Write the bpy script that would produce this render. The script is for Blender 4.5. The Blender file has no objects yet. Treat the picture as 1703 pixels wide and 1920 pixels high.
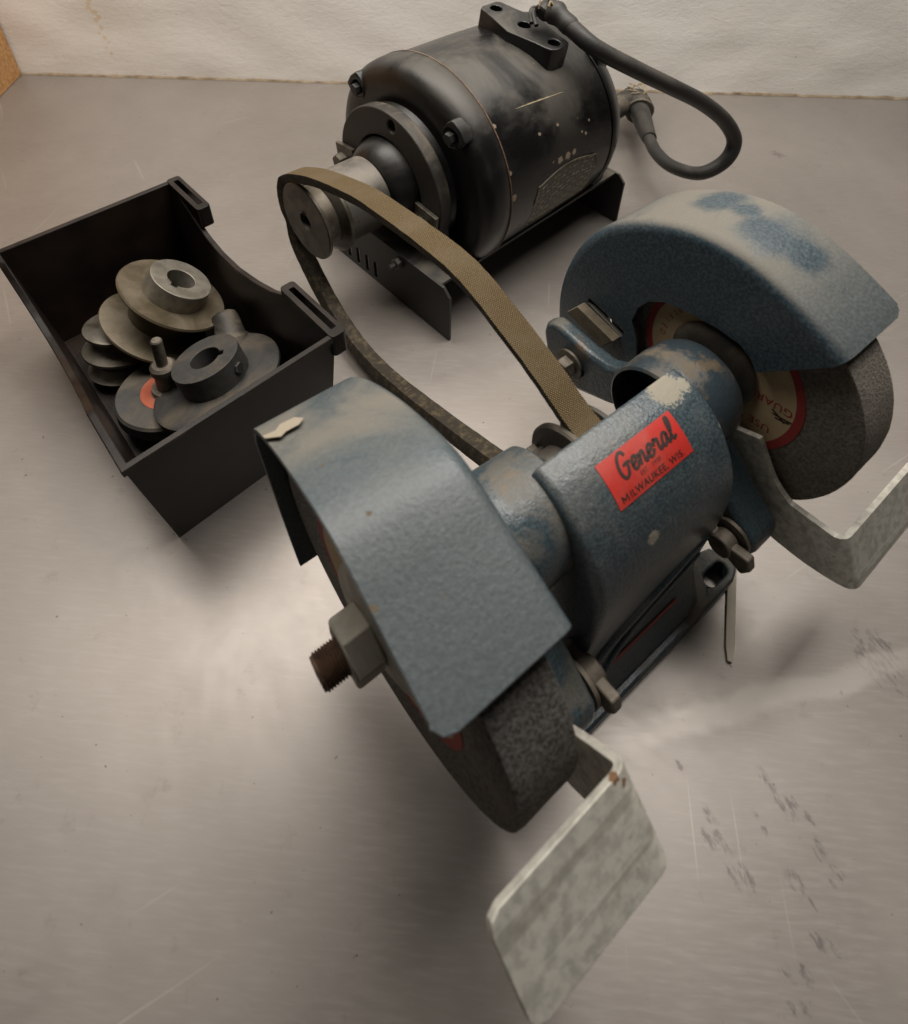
import bpy, bmesh, math, random
from mathutils import Vector, Matrix
random.seed(7)
S = bpy.context.scene
COL = S.collection
K = 0.001                                   # everything below is in millimetres
R = math.radians

# ------------------------------------------------------------------ camera
F_PX, PITCH, ROLL, CAM_H, CX, CY = 1193.578, 0.6655, 0.0107, 420.32, 840.05, 407.86
cd = bpy.data.cameras.new('camera'); cam = bpy.data.objects.new('camera', cd); COL.objects.link(cam)
fw = Vector((0, math.cos(PITCH), -math.sin(PITCH))); rt = Vector((1, 0, 0)); up = rt.cross(fw)
r2 = math.cos(ROLL) * rt + math.sin(ROLL) * up; u2 = -math.sin(ROLL) * rt + math.cos(ROLL) * up
cam.matrix_world = Matrix(((r2.x, u2.x, -fw.x, 0), (r2.y, u2.y, -fw.y, 0), (r2.z, u2.z, -fw.z, CAM_H * K), (0, 0, 0, 1)))
cd.sensor_fit = 'VERTICAL'; cd.sensor_height = 24; cd.sensor_width = 24
cd.lens = F_PX / 1920 * 24
cd.shift_x = (851.5 - CX) / 1920; cd.shift_y = (CY - 960) / 1920
cd.clip_start = 0.02; cd.clip_end = 50
cd.dof.use_dof = True; cd.dof.focus_distance = .44; cd.dof.aperture_fstop = 8.0
S.camera = cam

# ------------------------------------------------------------------ world, lamps, exposure
w = bpy.data.worlds.new('World'); S.world = w; w.use_nodes = True
bg = w.node_tree.nodes['Background']
bg.inputs[0].default_value = (1.0, 0.92, 0.82, 1); bg.inputs[1].default_value = 0.014
def area(name, loc, target, sx, sy, power, col):
    l = bpy.data.lights.new(name, 'AREA'); l.shape = 'RECTANGLE'; l.size = sx; l.size_y = sy
    l.energy = power; l.color = col
    o = bpy.data.objects.new(name, l); COL.objects.link(o); o.location = loc
    o.rotation_euler = (Vector(target) - Vector(loc)).to_track_quat('-Z', 'Y').to_euler()
    return o
area('ceiling_lamp', (-0.20, 0.55, 1.04), (-0.20, 0.64, 0.10), 1.0, 0.45, 12.6, (1.0, 0.94, 0.87))
area('far_ceiling_lamp', (0.42, 0.50, 1.10), (0.36, 0.58, 0.12), 0.7, 0.35, 6.8, (1.0, 0.95, 0.89))
S.view_settings.view_transform = 'Standard'; S.view_settings.look = 'None'
S.view_settings.exposure = 0.0; S.view_settings.gamma = 1.0

# ------------------------------------------------------------------ materials
class NT:
    def __init__(s, name):
        s.m = bpy.data.materials.new(name); s.m.use_nodes = True
        s.t = s.m.node_tree; s.n = s.t.nodes; s.b = s.n['Principled BSDF']
        s.tc = s.n.new('ShaderNodeTexCoord'); s.geo = s.n.new('ShaderNodeNewGeometry')
        s.h = None
    def l(s, a, b): s.t.links.new(a, b)
    def coord(s, kind='Object', scale=(1, 1, 1), rot=(0, 0, 0)):
        v = s.tc.outputs[kind]                     # turn first, then stretch
        for key, val in (('Rotation', rot), ('Scale', scale)):
            mp = s.n.new('ShaderNodeMapping'); mp.inputs[key].default_value = val
            s.l(v, mp.inputs['Vector']); v = mp.outputs[0]
        return v
    def noise(s, scale, detail=4, rough=.55, co=None, dist=0):
        t = s.n.new('ShaderNodeTexNoise'); t.inputs['Scale'].default_value = scale
        t.inputs['Detail'].default_value = detail; t.inputs['Roughness'].default_value = rough
        t.inputs['Distortion'].default_value = dist
        s.l(co if co else s.coord(), t.inputs['Vector']); return t.outputs['Fac']
    def ramp(s, v, a, b, smooth=True):
        t = s.n.new('ShaderNodeMapRange'); t.interpolation_type = 'SMOOTHSTEP' if smooth else 'LINEAR'
        t.inputs['From Min'].default_value = a; t.inputs['From Max'].default_value = b
        s.l(v, t.inputs['Value']); return t.outputs[0]
    def math(s, op, a, b=0.0):
        t = s.n.new('ShaderNodeMath'); t.operation = op
        for i, x in enumerate((a, b)):
            if isinstance(x, (int, float)): t.inputs[i].default_value = x
            else: s.l(x, t.inputs[i])
        return t.outputs[0]
    def mix(s, f, a, b):
        t = s.n.new('ShaderNodeMix'); t.data_type = 'RGBA'
        if isinstance(f, (int, float)): t.inputs[0].default_value = f
        else: s.l(f, t.inputs[0])
        for i, x in ((6, a), (7, b)):
            if isinstance(x, tuple): t.inputs[i].default_value = (*x, 1)
            else: s.l(x, t.inputs[i])
        return t.outputs[2]
    def mixf(s, f, a, b):
        t = s.n.new('ShaderNodeMix'); t.data_type = 'FLOAT'
        s.l(f, t.inputs[0])
        for i, x in ((2, a), (3, b)):
            if isinstance(x, (int, float)): t.inputs[i].default_value = x
            else: s.l(x, t.inputs[i])
        return t.outputs[0]
    def set(s, key, v):
        if isinstance(v, tuple): s.b.inputs[key].default_value = (*v, 1)
        elif isinstance(v, (int, float)): s.b.inputs[key].default_value = v
        else: s.l(v, s.b.inputs[key])
    def bump(s, h, strength=.2, dist=.001):
        t = s.n.new('ShaderNodeBump'); t.inputs['Strength'].default_value = strength
        t.inputs['Distance'].default_value = dist; s.l(h, t.inputs['Height'])
        if s.h: s.l(s.h, t.inputs['Normal'])
        s.h = t.outputs[0]; s.l(s.h, s.b.inputs['Normal'])
    def upness(s, a=.35, b=.95):
        x = s.n.new('ShaderNodeSeparateXYZ'); s.l(s.geo.outputs['Normal'], x.inputs[0])
        return s.ramp(x.outputs['Z'], a, b)
    def spots(s, pts, co=None, wob=.35, nscale=300, soft=.08):
        """union of wobbly blobs: pts = [(x, y, z, r)] in mm of the object"""
        co = co or s.coord(); nz = s.noise(nscale, 4, .6, co)
        acc = None
        for x, y, z, r in pts:
            d = s.n.new('ShaderNodeVectorMath'); d.operation = 'DISTANCE'
            s.l(co, d.inputs[0]); d.inputs[1].default_value = (x * K, y * K, z * K)
            q = s.math('DIVIDE', d.outputs['Value'], r * K)
            q = s.math('ADD', q, s.math('MULTIPLY', s.math('SUBTRACT', nz, .5), wob * 4))
            f = s.ramp(q, 1 + soft, 1 - soft)
            acc = f if acc is None else s.math('MAXIMUM', acc, f)
        return acc

def dusty(name, base, rough=.4, metal=0., dust=(.30, .255, .20), damt=.75, mott=None, mscale=900, bumps=.15, bscale=500,
          wear=None, wearc=(.25, .2, .15), spec=.5, dlo=.3, dhi=.95, spots=None, spotc=(.5, .46, .38), dscale=26, dmin=.40, dmax=.68, dgrad=None, clean=None, streak=None):
    t = NT(name); col = base; c0 = t.coord()
    if mott: col = t.mix(t.ramp(t.noise(mscale, 3, .6, c0), .38, .66), base, mott)
    if wear: col = t.mix(t.ramp(t.noise(wear[0], 6, .65, c0), wear[1], wear[1] + .06), col, wearc)
    if streak:
        for k_, (sc_, cs_, cc_, th_, am_) in enumerate(streak):
            q_ = t.coord(scale=cs_, rot=(0, 0, .03 * k_))
            col = t.mix(t.math('MULTIPLY', t.ramp(t.noise(sc_, 3, .6, q_), th_, th_ + .08), am_), col, cc_)
    d = t.math('MULTIPLY', t.upness(dlo, dhi), t.ramp(t.noise(dscale, 6, .62, c0, .6), dmin, dmax))
    if dgrad:
        x = t.n.new('ShaderNodeSeparateXYZ'); t.l(c0, x.inputs[0])
        yy = t.math('ADD', x.outputs['Y'], t.math('MULTIPLY', t.math('SUBTRACT', t.noise(14, 4, .6, c0), .5), .06))
        d = t.math('MULTIPLY', d, t.mixf(t.ramp(yy, dgrad[0] * K, dgrad[1] * K), dgrad[2], 1.0))
    if clean: d = t.math('MULTIPLY', d, t.math('SUBTRACT', 1, t.spots(clean, c0, .30, 60, .45)))
    d = t.math('MULTIPLY', d, damt)
    col = t.mix(d, col, dust)
    rg = t.mixf(d, rough, .85)
    if spots:
        f = t.spots(spots, c0, .45, 800); col = t.mix(f, col, spotc); rg = t.mixf(f, rg, .8)
    t.set('Base Color', col); t.set('Roughness', rg)
    t.set('Metallic', t.math('MULTIPLY', t.math('SUBTRACT', 1, d), metal) if metal else 0.)
    t.set('Specular IOR Level', spec)
    t.bump(t.noise(bscale, 4, .6, c0), bumps, .0012)
    return t.m

HAMMER = dict(rough=.28, mscale=800, bumps=.34, bscale=420)
M = {}
M['blue'] = dusty('blue_hammer_paint', (.036, .054, .064), mott=(.072, .102, .118), damt=.62, wear=(45, .70), wearc=(.16, .12, .085), **HAMMER)
GP = dict(mott=(.064, .090, .104), rough=.33, mscale=620, bumps=.18, bscale=600, wear=(160, .79), dlo=.45, dhi=.85, dust=(.190, .170, .135))
M['blue_guard'] = dusty('blue_guard_paint', (.042, .062, .074), damt=.8, dscale=13, dmin=.30, dmax=.55, dgrad=(0, 48, .24),
    spots=[(-123.2, -15, 217.9, 1.3), (-122.5, -16, 217.6, .9), (-120, 3, 224, .9), (-133, -19, 219, 1.3), (-131.5, -19.6, 218.8, 1.3), (-123, 30, 216.7, 1.0), (-126, -13, 218.6, .8), (-113, -27, 213.8, 1.6)], spotc=(.11, .085, .055), **GP)
M['blue_guard_far'] = dusty('dusty_blue_guard_paint', (.028, .045, .058), damt=.78, dscale=15, dmin=.20, dmax=.42, dgrad=(-48, 12, .30), clean=[(120, 44, 218, 13), (118, 28, 221, 8), (108, 8, 224, 15), (112, -8, 222, 12)], **GP)
M['hood'] = dusty('blue_hood_paint', (.030, .045, .054), mott=(.066, .092, .105), damt=.30, spots=[(31, -3, 176, 8.5), (40, -6, 174, 4), (-12, -41, 148, 3.4), (9, -46, 118, 2.2), (45, -26, 163, 2.0)],
    spotc=(.28, .255, .20), **HAMMER)
M['hub'] = dusty('dusty_hub_paint', (.036, .052, .062), mott=(.060, .084, .096), damt=.45, wear=(38, .60), wearc=(.10, .078, .055), dlo=.1, dhi=1.0, dmin=.50, dmax=.62, dust=(.19, .155, .11), **HAMMER)
M['hub_dusty'] = dusty('dusty_worn_hub_paint', (.030, .042, .050), damt=.9, wear=(38, .56), wearc=(.10, .078, .055), dlo=-.3, dhi=.8, dmin=.44, dmax=.60, dust=(.125, .100, .068), **HAMMER)
M['black'] = dusty('black_motor_paint', (.006, .006, .0062), rough=.33, damt=.40, dust=(.16, .145, .12), bumps=.10, bscale=160, wear=(75, .735), wearc=(.30, .24, .17), dlo=.05, dhi=.95, dscale=11, dmin=.40, dmax=.60)
M['barrel'] = dusty('scratched_black_barrel_paint', (.006, .006, .0062), rough=.27, damt=.50, dust=(.16, .145, .12), bumps=.10, bscale=120, wear=(95, .70), wearc=(.36, .29, .21), dlo=.05, dhi=.98, dscale=10, dmin=.40, dmax=.60,
    spots=[(174, -94, 128, 3.2), (184, -94, 128, 3.4), (193, -94, 128, 2.6), (165, -93, 130, 2.0), (211, -91, 138, 1.6), (206, -90, 141, 1.3), (218, -88, 147, 1.2), (155, -84, 156, 1.6), (170, -80, 162, 1.1), (178, -84, 156, 1.7), (114, -72, 174, 1.8), (114, -91, 140, 2.2), (116, -96, 118, 3.0), (242, -78, 160, 2)], spotc=(.24, .19, .135))
M['dark'] = dusty('dark_dusty_steel', (.020, .020, .020), rough=.5, damt=.55, dust=(.17, .145, .11), bumps=.12)
M['brownblack'] = dusty('brown_black_iron', (.028, .025, .021), rough=.55, damt=.75, dust=(.17, .14, .10), dlo=-.2, dhi=.7, bumps=.18)
M['steel'] = dusty('worn_grey_steel', (.115, .108, .098), rough=.45, metal=.5, damt=.5, mott=(.13, .12, .105), mscale=60, bumps=.1, wear=(60, .66), wearc=(.10, .075, .05))
M['pulley'] = dusty('oily_brown_steel', (.145, .13, .108), rough=.42, metal=.55, damt=.5, mott=(.075, .062, .045), mscale=55, bumps=.12, dust=(.2, .165, .11))
M['galv'] = dusty('galvanised_grey_steel', (.62, .60, .53), rough=.55, metal=.25, damt=.3, mott=(.44, .425, .375), mscale=230, bumps=.14, bscale=260, wear=(120, .66), wearc=(.26, .24, .20), streak=[(160, (.06, 1, 1), (.30, .28, .235), .56, .55), (420, (.03, 1, 1), (.74, .72, .66), .62, .5), (300, (.04, 1, 1), (.20, .185, .16), .68, .6)], dscale=50, dust=(.40, .37, .30), spots=[(-89.5, -84, 166, 1.7), (-87.5, -86, 164, 1.3)], spotc=(.20, .11, .055))
M['bolt'] = dusty('dull_bolt_steel', (.15, .13, .105), rough=.5, metal=.5, damt=.5, mott=(.08, .066, .05), mscale=140, bumps=.15)
M['rust'] = dusty('rusty_thread_steel', (.15, .085, .05), rough=.7, metal=.2, damt=.4, mott=(.075, .045, .03), mscale=200, bumps=.25)
M['nut'] = dusty('dusty_nut_steel', (.40, .375, .32), rough=.65, metal=.2, damt=.6, mott=(.30, .28, .235), mscale=80, bumps=.12)
M['brass'] = dusty('tarnished_brass_zinc', (.115, .092, .056), rough=.5, metal=.5, damt=.35, mott=(.085, .066, .038), mscale=60, bumps=.15, wear=(90, .70), wearc=(.30, .27, .19))
M['grey_iron'] = dusty('grey_black_iron', (.045, .043, .041), rough=.6, metal=.1, damt=.5, mott=(.034, .033, .031), mscale=200, bumps=.12, bscale=900, dust=(.15, .115, .07))
M['black_iron'] = dusty('black_iron', (.016, .016, .017), rough=.55, damt=.3, bumps=.15)
M['bin'] = dusty('dark_brown_plastic', (.0078, .0056, .0044), wear=(22, .63), wearc=(.020, .0155, .012), spec=.28, streak=[(60, (1, .1, 1), (.022, .017, .013), .70, .5), (70, (.08, 1, 1), (.022, .017, .013), .70, .5)], rough=.36, damt=.16, dust=(.10, .08, .06), bumps=.06, bscale=900, mott=(.016, .010, .0075), mscale=30)
M['rubber'] = dusty('black_rubber', (.016, .015, .014), rough=.5, damt=.45, dust=(.085, .074, .06), bumps=.15, bscale=300, dlo=-.1, dhi=.8)
M['orange'] = dusty('orange_paper', (.36, .065, .022), rough=.7, damt=.25, bumps=.1)
M['tan_paper'] = dusty('tan_paper_scrap', (.33, .285, .215), rough=.9, damt=.1, bumps=.2)
M['pale_wood'] = dusty('pale_stick', (.62, .56, .46), rough=.7, damt=.2, bumps=.1)
M['cream'] = dusty('cream_label_paper', (.50, .385, .225), rough=.8, damt=.3, bumps=.05, mott=(.43, .32, .18), mscale=60)
M['red'] = dusty('red_label_ink', (.30, .035, .030), rough=.75, damt=.2, bumps=.05)
M['sticker'] = dusty('red_sticker_vinyl', (.50, .030, .022), rough=.42, wear=(130, .70), wearc=(.33, .035, .028), damt=.2, bumps=.04, mott=(.47, .028, .02), mscale=40)
M['ink'] = dusty('black_ink', (.030, .016, .014), rough=.6, damt=.1, bumps=.02)
M['faint_ink'] = dusty('faded_ink', (.20, .022, .017), rough=.6, damt=.1, bumps=.02)
M['copper'] = dusty('frayed_tan_thread', (.30, .24, .15), rough=.8, damt=.2, bumps=.2)
M['tongue'] = dusty('dust_caked_steel', (.17, .14, .095), rough=.85, damt=.3, mott=(.13, .105, .07), mscale=120)
M['bare'] = dusty('bare_turned_steel', (.27, .25, .21), rough=.4, metal=.6, damt=.25, mott=(.17, .155, .125), mscale=70, bumps=.1)
M['hole'] = dusty('hole_shade', (.006, .006, .006), rough=.9, damt=0, bumps=.05)  # near-black fill: the shade inside holes and keyway is put into the colour

def grit(name, a, b, sc):
    t = NT(name); c = t.coord()
    n = t.noise(sc, 3, .75, c); v = t.n.new('ShaderNodeTexVoronoi'); v.inputs['Scale'].default_value = sc * .8
    t.l(c, v.inputs['Vector'])
    col = t.mix(t.ramp(n, .35, .65), a, b)
    col = t.mix(t.ramp(v.outputs['Distance'], .12, .02), col, (.34, .30, .25))
    col = t.mix(t.ramp(t.noise(18, 5, .6, c), .52, .72), col, (.23, .20, .16))
    t.set('Base Color', col); t.set('Roughness', .9); t.set('Specular IOR Level', .2)
    t.bump(n, .7, .0012); return t.m
M['stone'] = grit('grinding_stone', (.085, .080, .074), (.235, .220, .202), 620)
M['stone_far'] = grit('pale_grinding_stone', (.125, .112, .095), (.245, .222, .190), 720)

def belt_mat():
    t = NT('woven_belt_fabric'); t.tc.outputs
    uv = t.tc.outputs['UV']
    mp = t.n.new('ShaderNodeMapping'); mp.inputs['Rotation'].default_value = (0, 0, R(32)); t.l(uv, mp.inputs[0])
    def wv(rot):
        m2 = t.n.new('ShaderNodeMapping'); m2.inputs['Rotation'].default_value = (0, 0, rot); t.l(uv, m2.inputs[0])
        x = t.n.new('ShaderNodeTexWave'); x.inputs['Scale'].default_value = 300; x.inputs['Distortion'].default_value = 1.0
        x.inputs['Detail'].default_value = 1.0; x.inputs['Detail Scale'].default_value = 3
        t.l(m2.outputs[0], x.inputs[0]); return x.outputs['Fac']
    h = t.math('MULTIPLY', wv(R(38)), wv(R(-52)))
    n = t.noise(35, 5, .6)
    top = t.mix(t.ramp(h, .05, .55), (.080, .056, .028), (.31, .225, .115))
    top = t.mix(t.math('MULTIPLY', t.ramp(n, .42, .66), .6), top, (.17, .13, .08))
    t.set('Base Color', top); t.set('Roughness', .85); t.set('Specular IOR Level', .2)
    t.bump(h, .8, .0012); return t.m
M['belt'] = belt_mat()
def belt_side():
    t = NT('oily_belt_side'); c = t.coord()
    col = t.mix(t.ramp(t.noise(170, 6, .7, c), .45, .70), (.030, .023, .014), (.105, .078, .040))
    t.set('Base Color', col); t.set('Roughness', .8); t.bump(t.noise(600, 3, .6, c), .5, .001); return t.m
M['belt_side'] = belt_side()

def table_mat():
    t = NT('worn_metal_table'); c = t.coord()
    br = t.coord(scale=(1, 9, 1), rot=(0, 0, R(4)))
    n1 = t.noise(3.2, 5, .6, c); n2 = t.noise(55, 5, .65, br); n3 = t.noise(170, 3, .6, t.coord(scale=(1, 14, 1), rot=(0, 0, R(4))))
    col = t.mix(t.ramp(n1, .3, .7), (.238, .213, .191), (.304, .273, .246))
    col = t.mix(t.math('MULTIPLY', t.ramp(n2, .42, .75), .22), col, (.40, .375, .35))
    col = t.mix(t.math('MULTIPLY', t.ramp(t.noise(60, 6, .72, c), .58, .72), .5), col, (.20, .175, .15))
    # small dark flecks and blotches
    fl = t.ramp(t.noise(230, 2, .5, c), .735, .77)
    col = t.mix(t.math('MULTIPLY', fl, .7), col, (.07, .06, .055))
    sp = [(163, 80, 0, 1.9), (166, 75, 0, 1.6), (168, 70, 0, 2.6), (172, 69, 0, 2.6), (169, 65, 0, 1.8), (154, 65, 0, 1.2), (179, 64, 0, 1.6), (156, 60, 0, 1.0), (180, 57, 0, 1.2), (179, 53, 0, 2.0), (131, 65, 0, 2.2), (128, 56, 0, 2.6), (133, 56, 0, 2.4), (135, 45, 0, 2.0), (142, 44, 0, 2.6), (163, 43, 0, 2.8), (168, 37, 0, 1.2), (184, 46, 0, 2.0), (180, 42, 0, 1.0), (166, 24, 0, 2.0), (172, 22, 0, 1.4), (148, 15, 0, 1.8), (156, 15, 0, 1.7), (146, 6, 0, 1.4), (152, 6, 0, 1.2), (129, 101, 0, 1.3), (121, 85, 0, 1.3), (246, 132, 0, 7), (254, 137, 0, 5), (81, 313, 0, 3), (407, 668, 0, 5)]
    ca, sa = math.cos(R(62)), math.sin(R(62))          # smears drawn out along one direction
    spt = [((x * ca - y * sa) * .6, x * sa + y * ca, 0, r_ * .95) for x, y, z, r_ in sp]
    f = t.spots(spt, t.coord(scale=(.6, 1, 1), rot=(0, 0, R(62))), 1.1, 380, .6)
    f = t.math('MULTIPLY', f, t.ramp(t.noise(420, 3, .6, t.coord(scale=(.4, 1, 1), rot=(0, 0, R(62)))), .40, .60))
    col = t.mix(t.math('MULTIPLY', f, .62), col, (.085, .075, .075))
    xq = t.n.new('ShaderNodeSeparateXYZ'); t.l(t.coord(rot=(0, 0, R(-12))), xq.inputs[0])      # a pale streak across the table
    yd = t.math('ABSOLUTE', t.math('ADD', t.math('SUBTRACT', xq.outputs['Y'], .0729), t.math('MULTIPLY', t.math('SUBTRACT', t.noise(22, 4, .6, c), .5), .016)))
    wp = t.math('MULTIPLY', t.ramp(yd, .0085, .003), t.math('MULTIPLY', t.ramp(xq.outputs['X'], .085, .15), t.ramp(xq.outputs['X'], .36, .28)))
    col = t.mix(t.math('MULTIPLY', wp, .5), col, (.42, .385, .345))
    for rz, sc_, th_ in ((R(62), 120, .735), (R(-35), 90, .745), (R(8), 150, .74)):
        q = t.coord(scale=(1.6, .05, 1), rot=(0, 0, rz))
        col = t.mix(t.math('MULTIPLY', t.ramp(t.noise(sc_, 1.5, .5, q), th_ - .01, th_ + .03), .2), col, (.55, .52, .47))
    t.set('Base Color', col); t.set('Metallic', .42)
    rg = t.mixf(t.ramp(n2, .35, .7), .345, .385)
    rg = t.mixf(t.ramp(t.noise(7, 5, .62, c, .5), .40, .66), rg, .46)
    t.set('Roughness', rg)
    t.bump(n3, .03, .0003)
    return t.m
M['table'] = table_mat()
def wall_mat():
    t = NT('painted_plaster'); c = t.coord(scale=(1, 1, 1.8))
    col = t.mix(t.ramp(t.noise(5, 5, .6, c), .3, .7), (.79, .76, .705), (.84, .815, .77))
    col = t.mix(t.math('MULTIPLY', t.ramp(t.noise(130, 3, .6, c), .72, .75), .8), col, (.16, .12, .09))
    drip = t.spots([(-494, 865, 112, 6), (-497, 865, 104, 4), (-492, 865, 97, 4.5), (-488, 865, 90, 3), (-493, 865, 84, 3.2), (-490, 865, 74, 2.8), (-495, 865, 66, 2.4), (-489, 865, 60, 3.4), (-486, 865, 52, 2.2), (-491, 865, 45, 2.6), (-487, 865, 36, 2.8), (-496, 865, 120, 5), (-490, 865, 126, 4)], t.coord(), .8, 160)
    col = t.mix(t.math('MULTIPLY', drip, .40), col, (.66, .42, .18))
    t.set('Base Color', col); t.set('Roughness', .75); t.set('Specular IOR Level', .25)
    h1 = t.noise(17, 5, .55, c, .3); h2 = t.noise(62, 5, .62, c, .6)
    t.bump(h1, .08, .005); t.bump(h2, .24, .0020); t.bump(t.noise(220, 3, .6, c), .2, .001); return t.m
M['wall'] = wall_mat()
def wood_mat():
    t = NT('oak_board'); c = t.coord(scale=(1, .12, 1))
    n = t.noise(170, 4, .6, c, .5)
    t.set('Base Color', t.mix(t.ramp(n, .35, .65), (.33, .165, .055), (.50, .275, .105))); t.set('Roughness', .5)
    t.bump(n, .15, .001); return t.m
M['wood'] = wood_mat()
M['caulk'] = dusty('brown_caulk', (.25, .19, .125), rough=.9, damt=.5, mott=(.16, .115, .07), mscale=70, bumps=.6, bscale=160, dust=(.38, .32, .24))
def plate_mat():
    t = NT('nameplate_print'); c = t.tc.outputs['UV']
    b = t.n.new('ShaderNodeTexBrick'); b.inputs['Scale'].default_value = 1; b.inputs['Brick Width'].default_value = .16; b.inputs['Row Height'].default_value = .085
    b.inputs['Mortar Size'].default_value = .022; b.inputs['Color1'].default_value = (1, 1, 1, 1); b.inputs['Color2'].default_value = (.2, .2, .2, 1); b.inputs['Mortar'].default_value = (0, 0, 0, 1)
    t.l(c, b.inputs['Vector'])
    mp = t.n.new('ShaderNodeMapping'); mp.inputs['Scale'].default_value = (60, 14, 1); t.l(c, mp.inputs[0])
    nz = t.noise(1, 2, .5, mp.outputs[0])
    f = t.math('MULTIPLY', b.outputs['Color'], t.ramp(nz, .45, .6))
    t.set('Base Color', t.mix(f, (.075, .072, .052), (.42, .40, .30))); t.set('Roughness', .5); t.set('Metallic', .3)
    return t.m
M['nameplate'] = plate_mat()

# ------------------------------------------------------------------ geometry helpers (mm in; local frame: u along x, v along -y, z up)
def L(u, v, z): return Vector((u * K, -v * K, z * K))
def uvz(p, q, a): return L(a, p, q)         # outline in (v, z), extruded along u
def uva(p, q, a): return L(p, q, a)         # outline in (u, v), extruded along z
def uzv(p, q, a): return L(p, a, q)         # outline in (u, z), extruded along v
def finish(name, bm, mat, parent=None, angle=35, bevel=0, seg=2, solid=None, recalc=True, sub=0):
    if recalc: bmesh.ops.recalc_face_normals(bm, faces=bm.faces)
    me = bpy.data.meshes.new(name); bm.to_mesh(me); bm.free()
    if not isinstance(mat, (list, tuple)): mat = [mat]
    for m in mat: me.materials.append(M[m] if isinstance(m, str) else m)
    for p in me.polygons: p.use_smooth = True
    me.set_sharp_from_angle(angle=R(angle))
    o = bpy.data.objects.new(name, me); COL.objects.link(o)
    if parent: o.parent = parent
    if solid:
        s = o.modifiers.new('thick', 'SOLIDIFY'); s.thickness = solid[0] * K; s.offset = solid[1]; s.use_even_offset = True
    if bevel:
        b = o.modifiers.new('bevel', 'BEVEL'); b.width = bevel * K; b.segments = seg; b.limit_method = 'ANGLE'; b.angle_limit = R(38); b.harden_normals = True
    return o
def thing(name, label, cat, loc=(0, 0, 0), rz=0., group=None):
    o = bpy.data.objects.new(name, None); COL.objects.link(o)
    o.location = Vector(loc) * K; o.rotation_euler = (0, 0, rz); o.empty_display_size = .02
    o['label'] = label; o['category'] = cat
    if group: o['group'] = group
    return o
def ext(bm, outline, holes, a0, a1, f):
    """extrude a flat outline with holes from a0 to a1"""
    loops = [outline] + list(holes or [])
    tops = []
    for a in (a0, a1):
        vs = [[bm.verts.new(f(p, q, a)) for p, q in lp] for lp in loops]
        tops.append(vs)
        es = [bm.edges.new((v[i], v[(i + 1) % len(v)])) for v in vs for i in range(len(v))]
        if len(loops) == 1: bm.faces.new(vs[0])
        else: bmesh.ops.triangle_fill(bm, use_beauty=True, use_dissolve=False, edges=es)
    for v0, v1 in zip(*tops):
        n = len(v0)
        for i in range(n): bm.faces.new((v0[i], v0[(i + 1) % n], v1[(i + 1) % n], v1[i]))
def circ(cx, cy, r, n=32, key=None):
    out = []
    for i in range(n):
        a = 2 * math.pi * i / n; rr = r
        out.append((cx + rr * math.cos(a), cy + rr * math.sin(a)))
    return out
def keyed(cx, cy, r, ang, kw, kd, n=40):
    out = []
    for i in range(n):
        a = 2 * math.pi * i / n; d = (a - ang + math.pi) % (2 * math.pi) - math.pi
        if abs(r * math.sin(d)) < kw / 2 and abs(d) < 1:
            continue
        out.append((a, (cx + r * math.cos(a), cy + r * math.sin(a))))
    h = math.asin(kw / 2 / r)
    for s_ in (-1, 1):
        e = Vector((math.cos(ang), math.sin(ang))); nrm = Vector((-e.y, e.x))
    ks = [(ang - h, -1, r * math.cos(h)), (ang - h + 1e-4, -1, r + kd), (ang + h - 1e-4, 1, r + kd), (ang + h, 1, r * math.cos(h))]
    for a, s_, rr in ks:
        p = e * rr + nrm * s_ * kw / 2; out.append((a % (2 * math.pi), (cx + p.x, cy + p.y)))
    out.sort(key=lambda t: t[0]); return [p for _, p in out]
def rrect(x0, y0, x1, y1, r, n=5):
    out = []
    for cx, cy, a0 in ((x1 - r, y1 - r, 0), (x0 + r, y1 - r, 90), (x0 + r, y0 + r, 180), (x1 - r, y0 + r, 270)):
        for i in range(n + 1):
            a = R(a0 + 90 * i / n); out.append((cx + r * math.cos(a), cy + r * math.sin(a)))
    return out
def lathe(bm, prof, cv=0., cz=0., seg=64, closed=False, frame=None):
    """prof = [(u, r)]; axis along u through (cv, cz)"""
    rings = []
    fr = frame or (lambda u, a, r: L(u, cv + r * math.cos(a), cz + r * math.sin(a)))
    for u, r in prof:
        if r < 1e-6: rings.append([bm.verts.new(fr(u, 0, 0))])
        else: rings.append([bm.verts.new(fr(u, 2 * math.pi * i / seg, r)) for i in range(seg)])
    pr = list(zip(rings, rings[1:]))
    if closed: pr.append((rings[-1], rings[0]))
    for a, b in pr:
        for i in range(seg):
            j = (i + 1) % seg
            q = [a[i % len(a)], a[j % len(a)], b[j % len(b)], b[i % len(b)]]
            q = list(dict.fromkeys(q))
            if len(q) > 2: bm.faces.new(q)
def zfr(cx, cy):                              # lathe frame with a vertical axis
    return lambda u, a, r: L(cx + r * math.cos(a), cy + r * math.sin(a), u)
def vfr(cu, cz):                              # lathe frame with its axis along v
    return lambda v, a, r: L(cu + r * math.cos(a), v, cz + r * math.sin(a))
def box(bm, u0, u1, v0, v1, z0, z1, f=L):
    vs = [bm.verts.new(f(u, v, z)) for z in (z0, z1) for u, v in ((u0, v0), (u1, v0), (u1, v1), (u0, v1))]
    for q in ((0, 1, 2, 3), (4, 5, 6, 7), (0, 1, 5, 4), (1, 2, 6, 5), (2, 3, 7, 6), (3, 0, 4, 7)): bm.faces.new([vs[i] for i in q])
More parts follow.
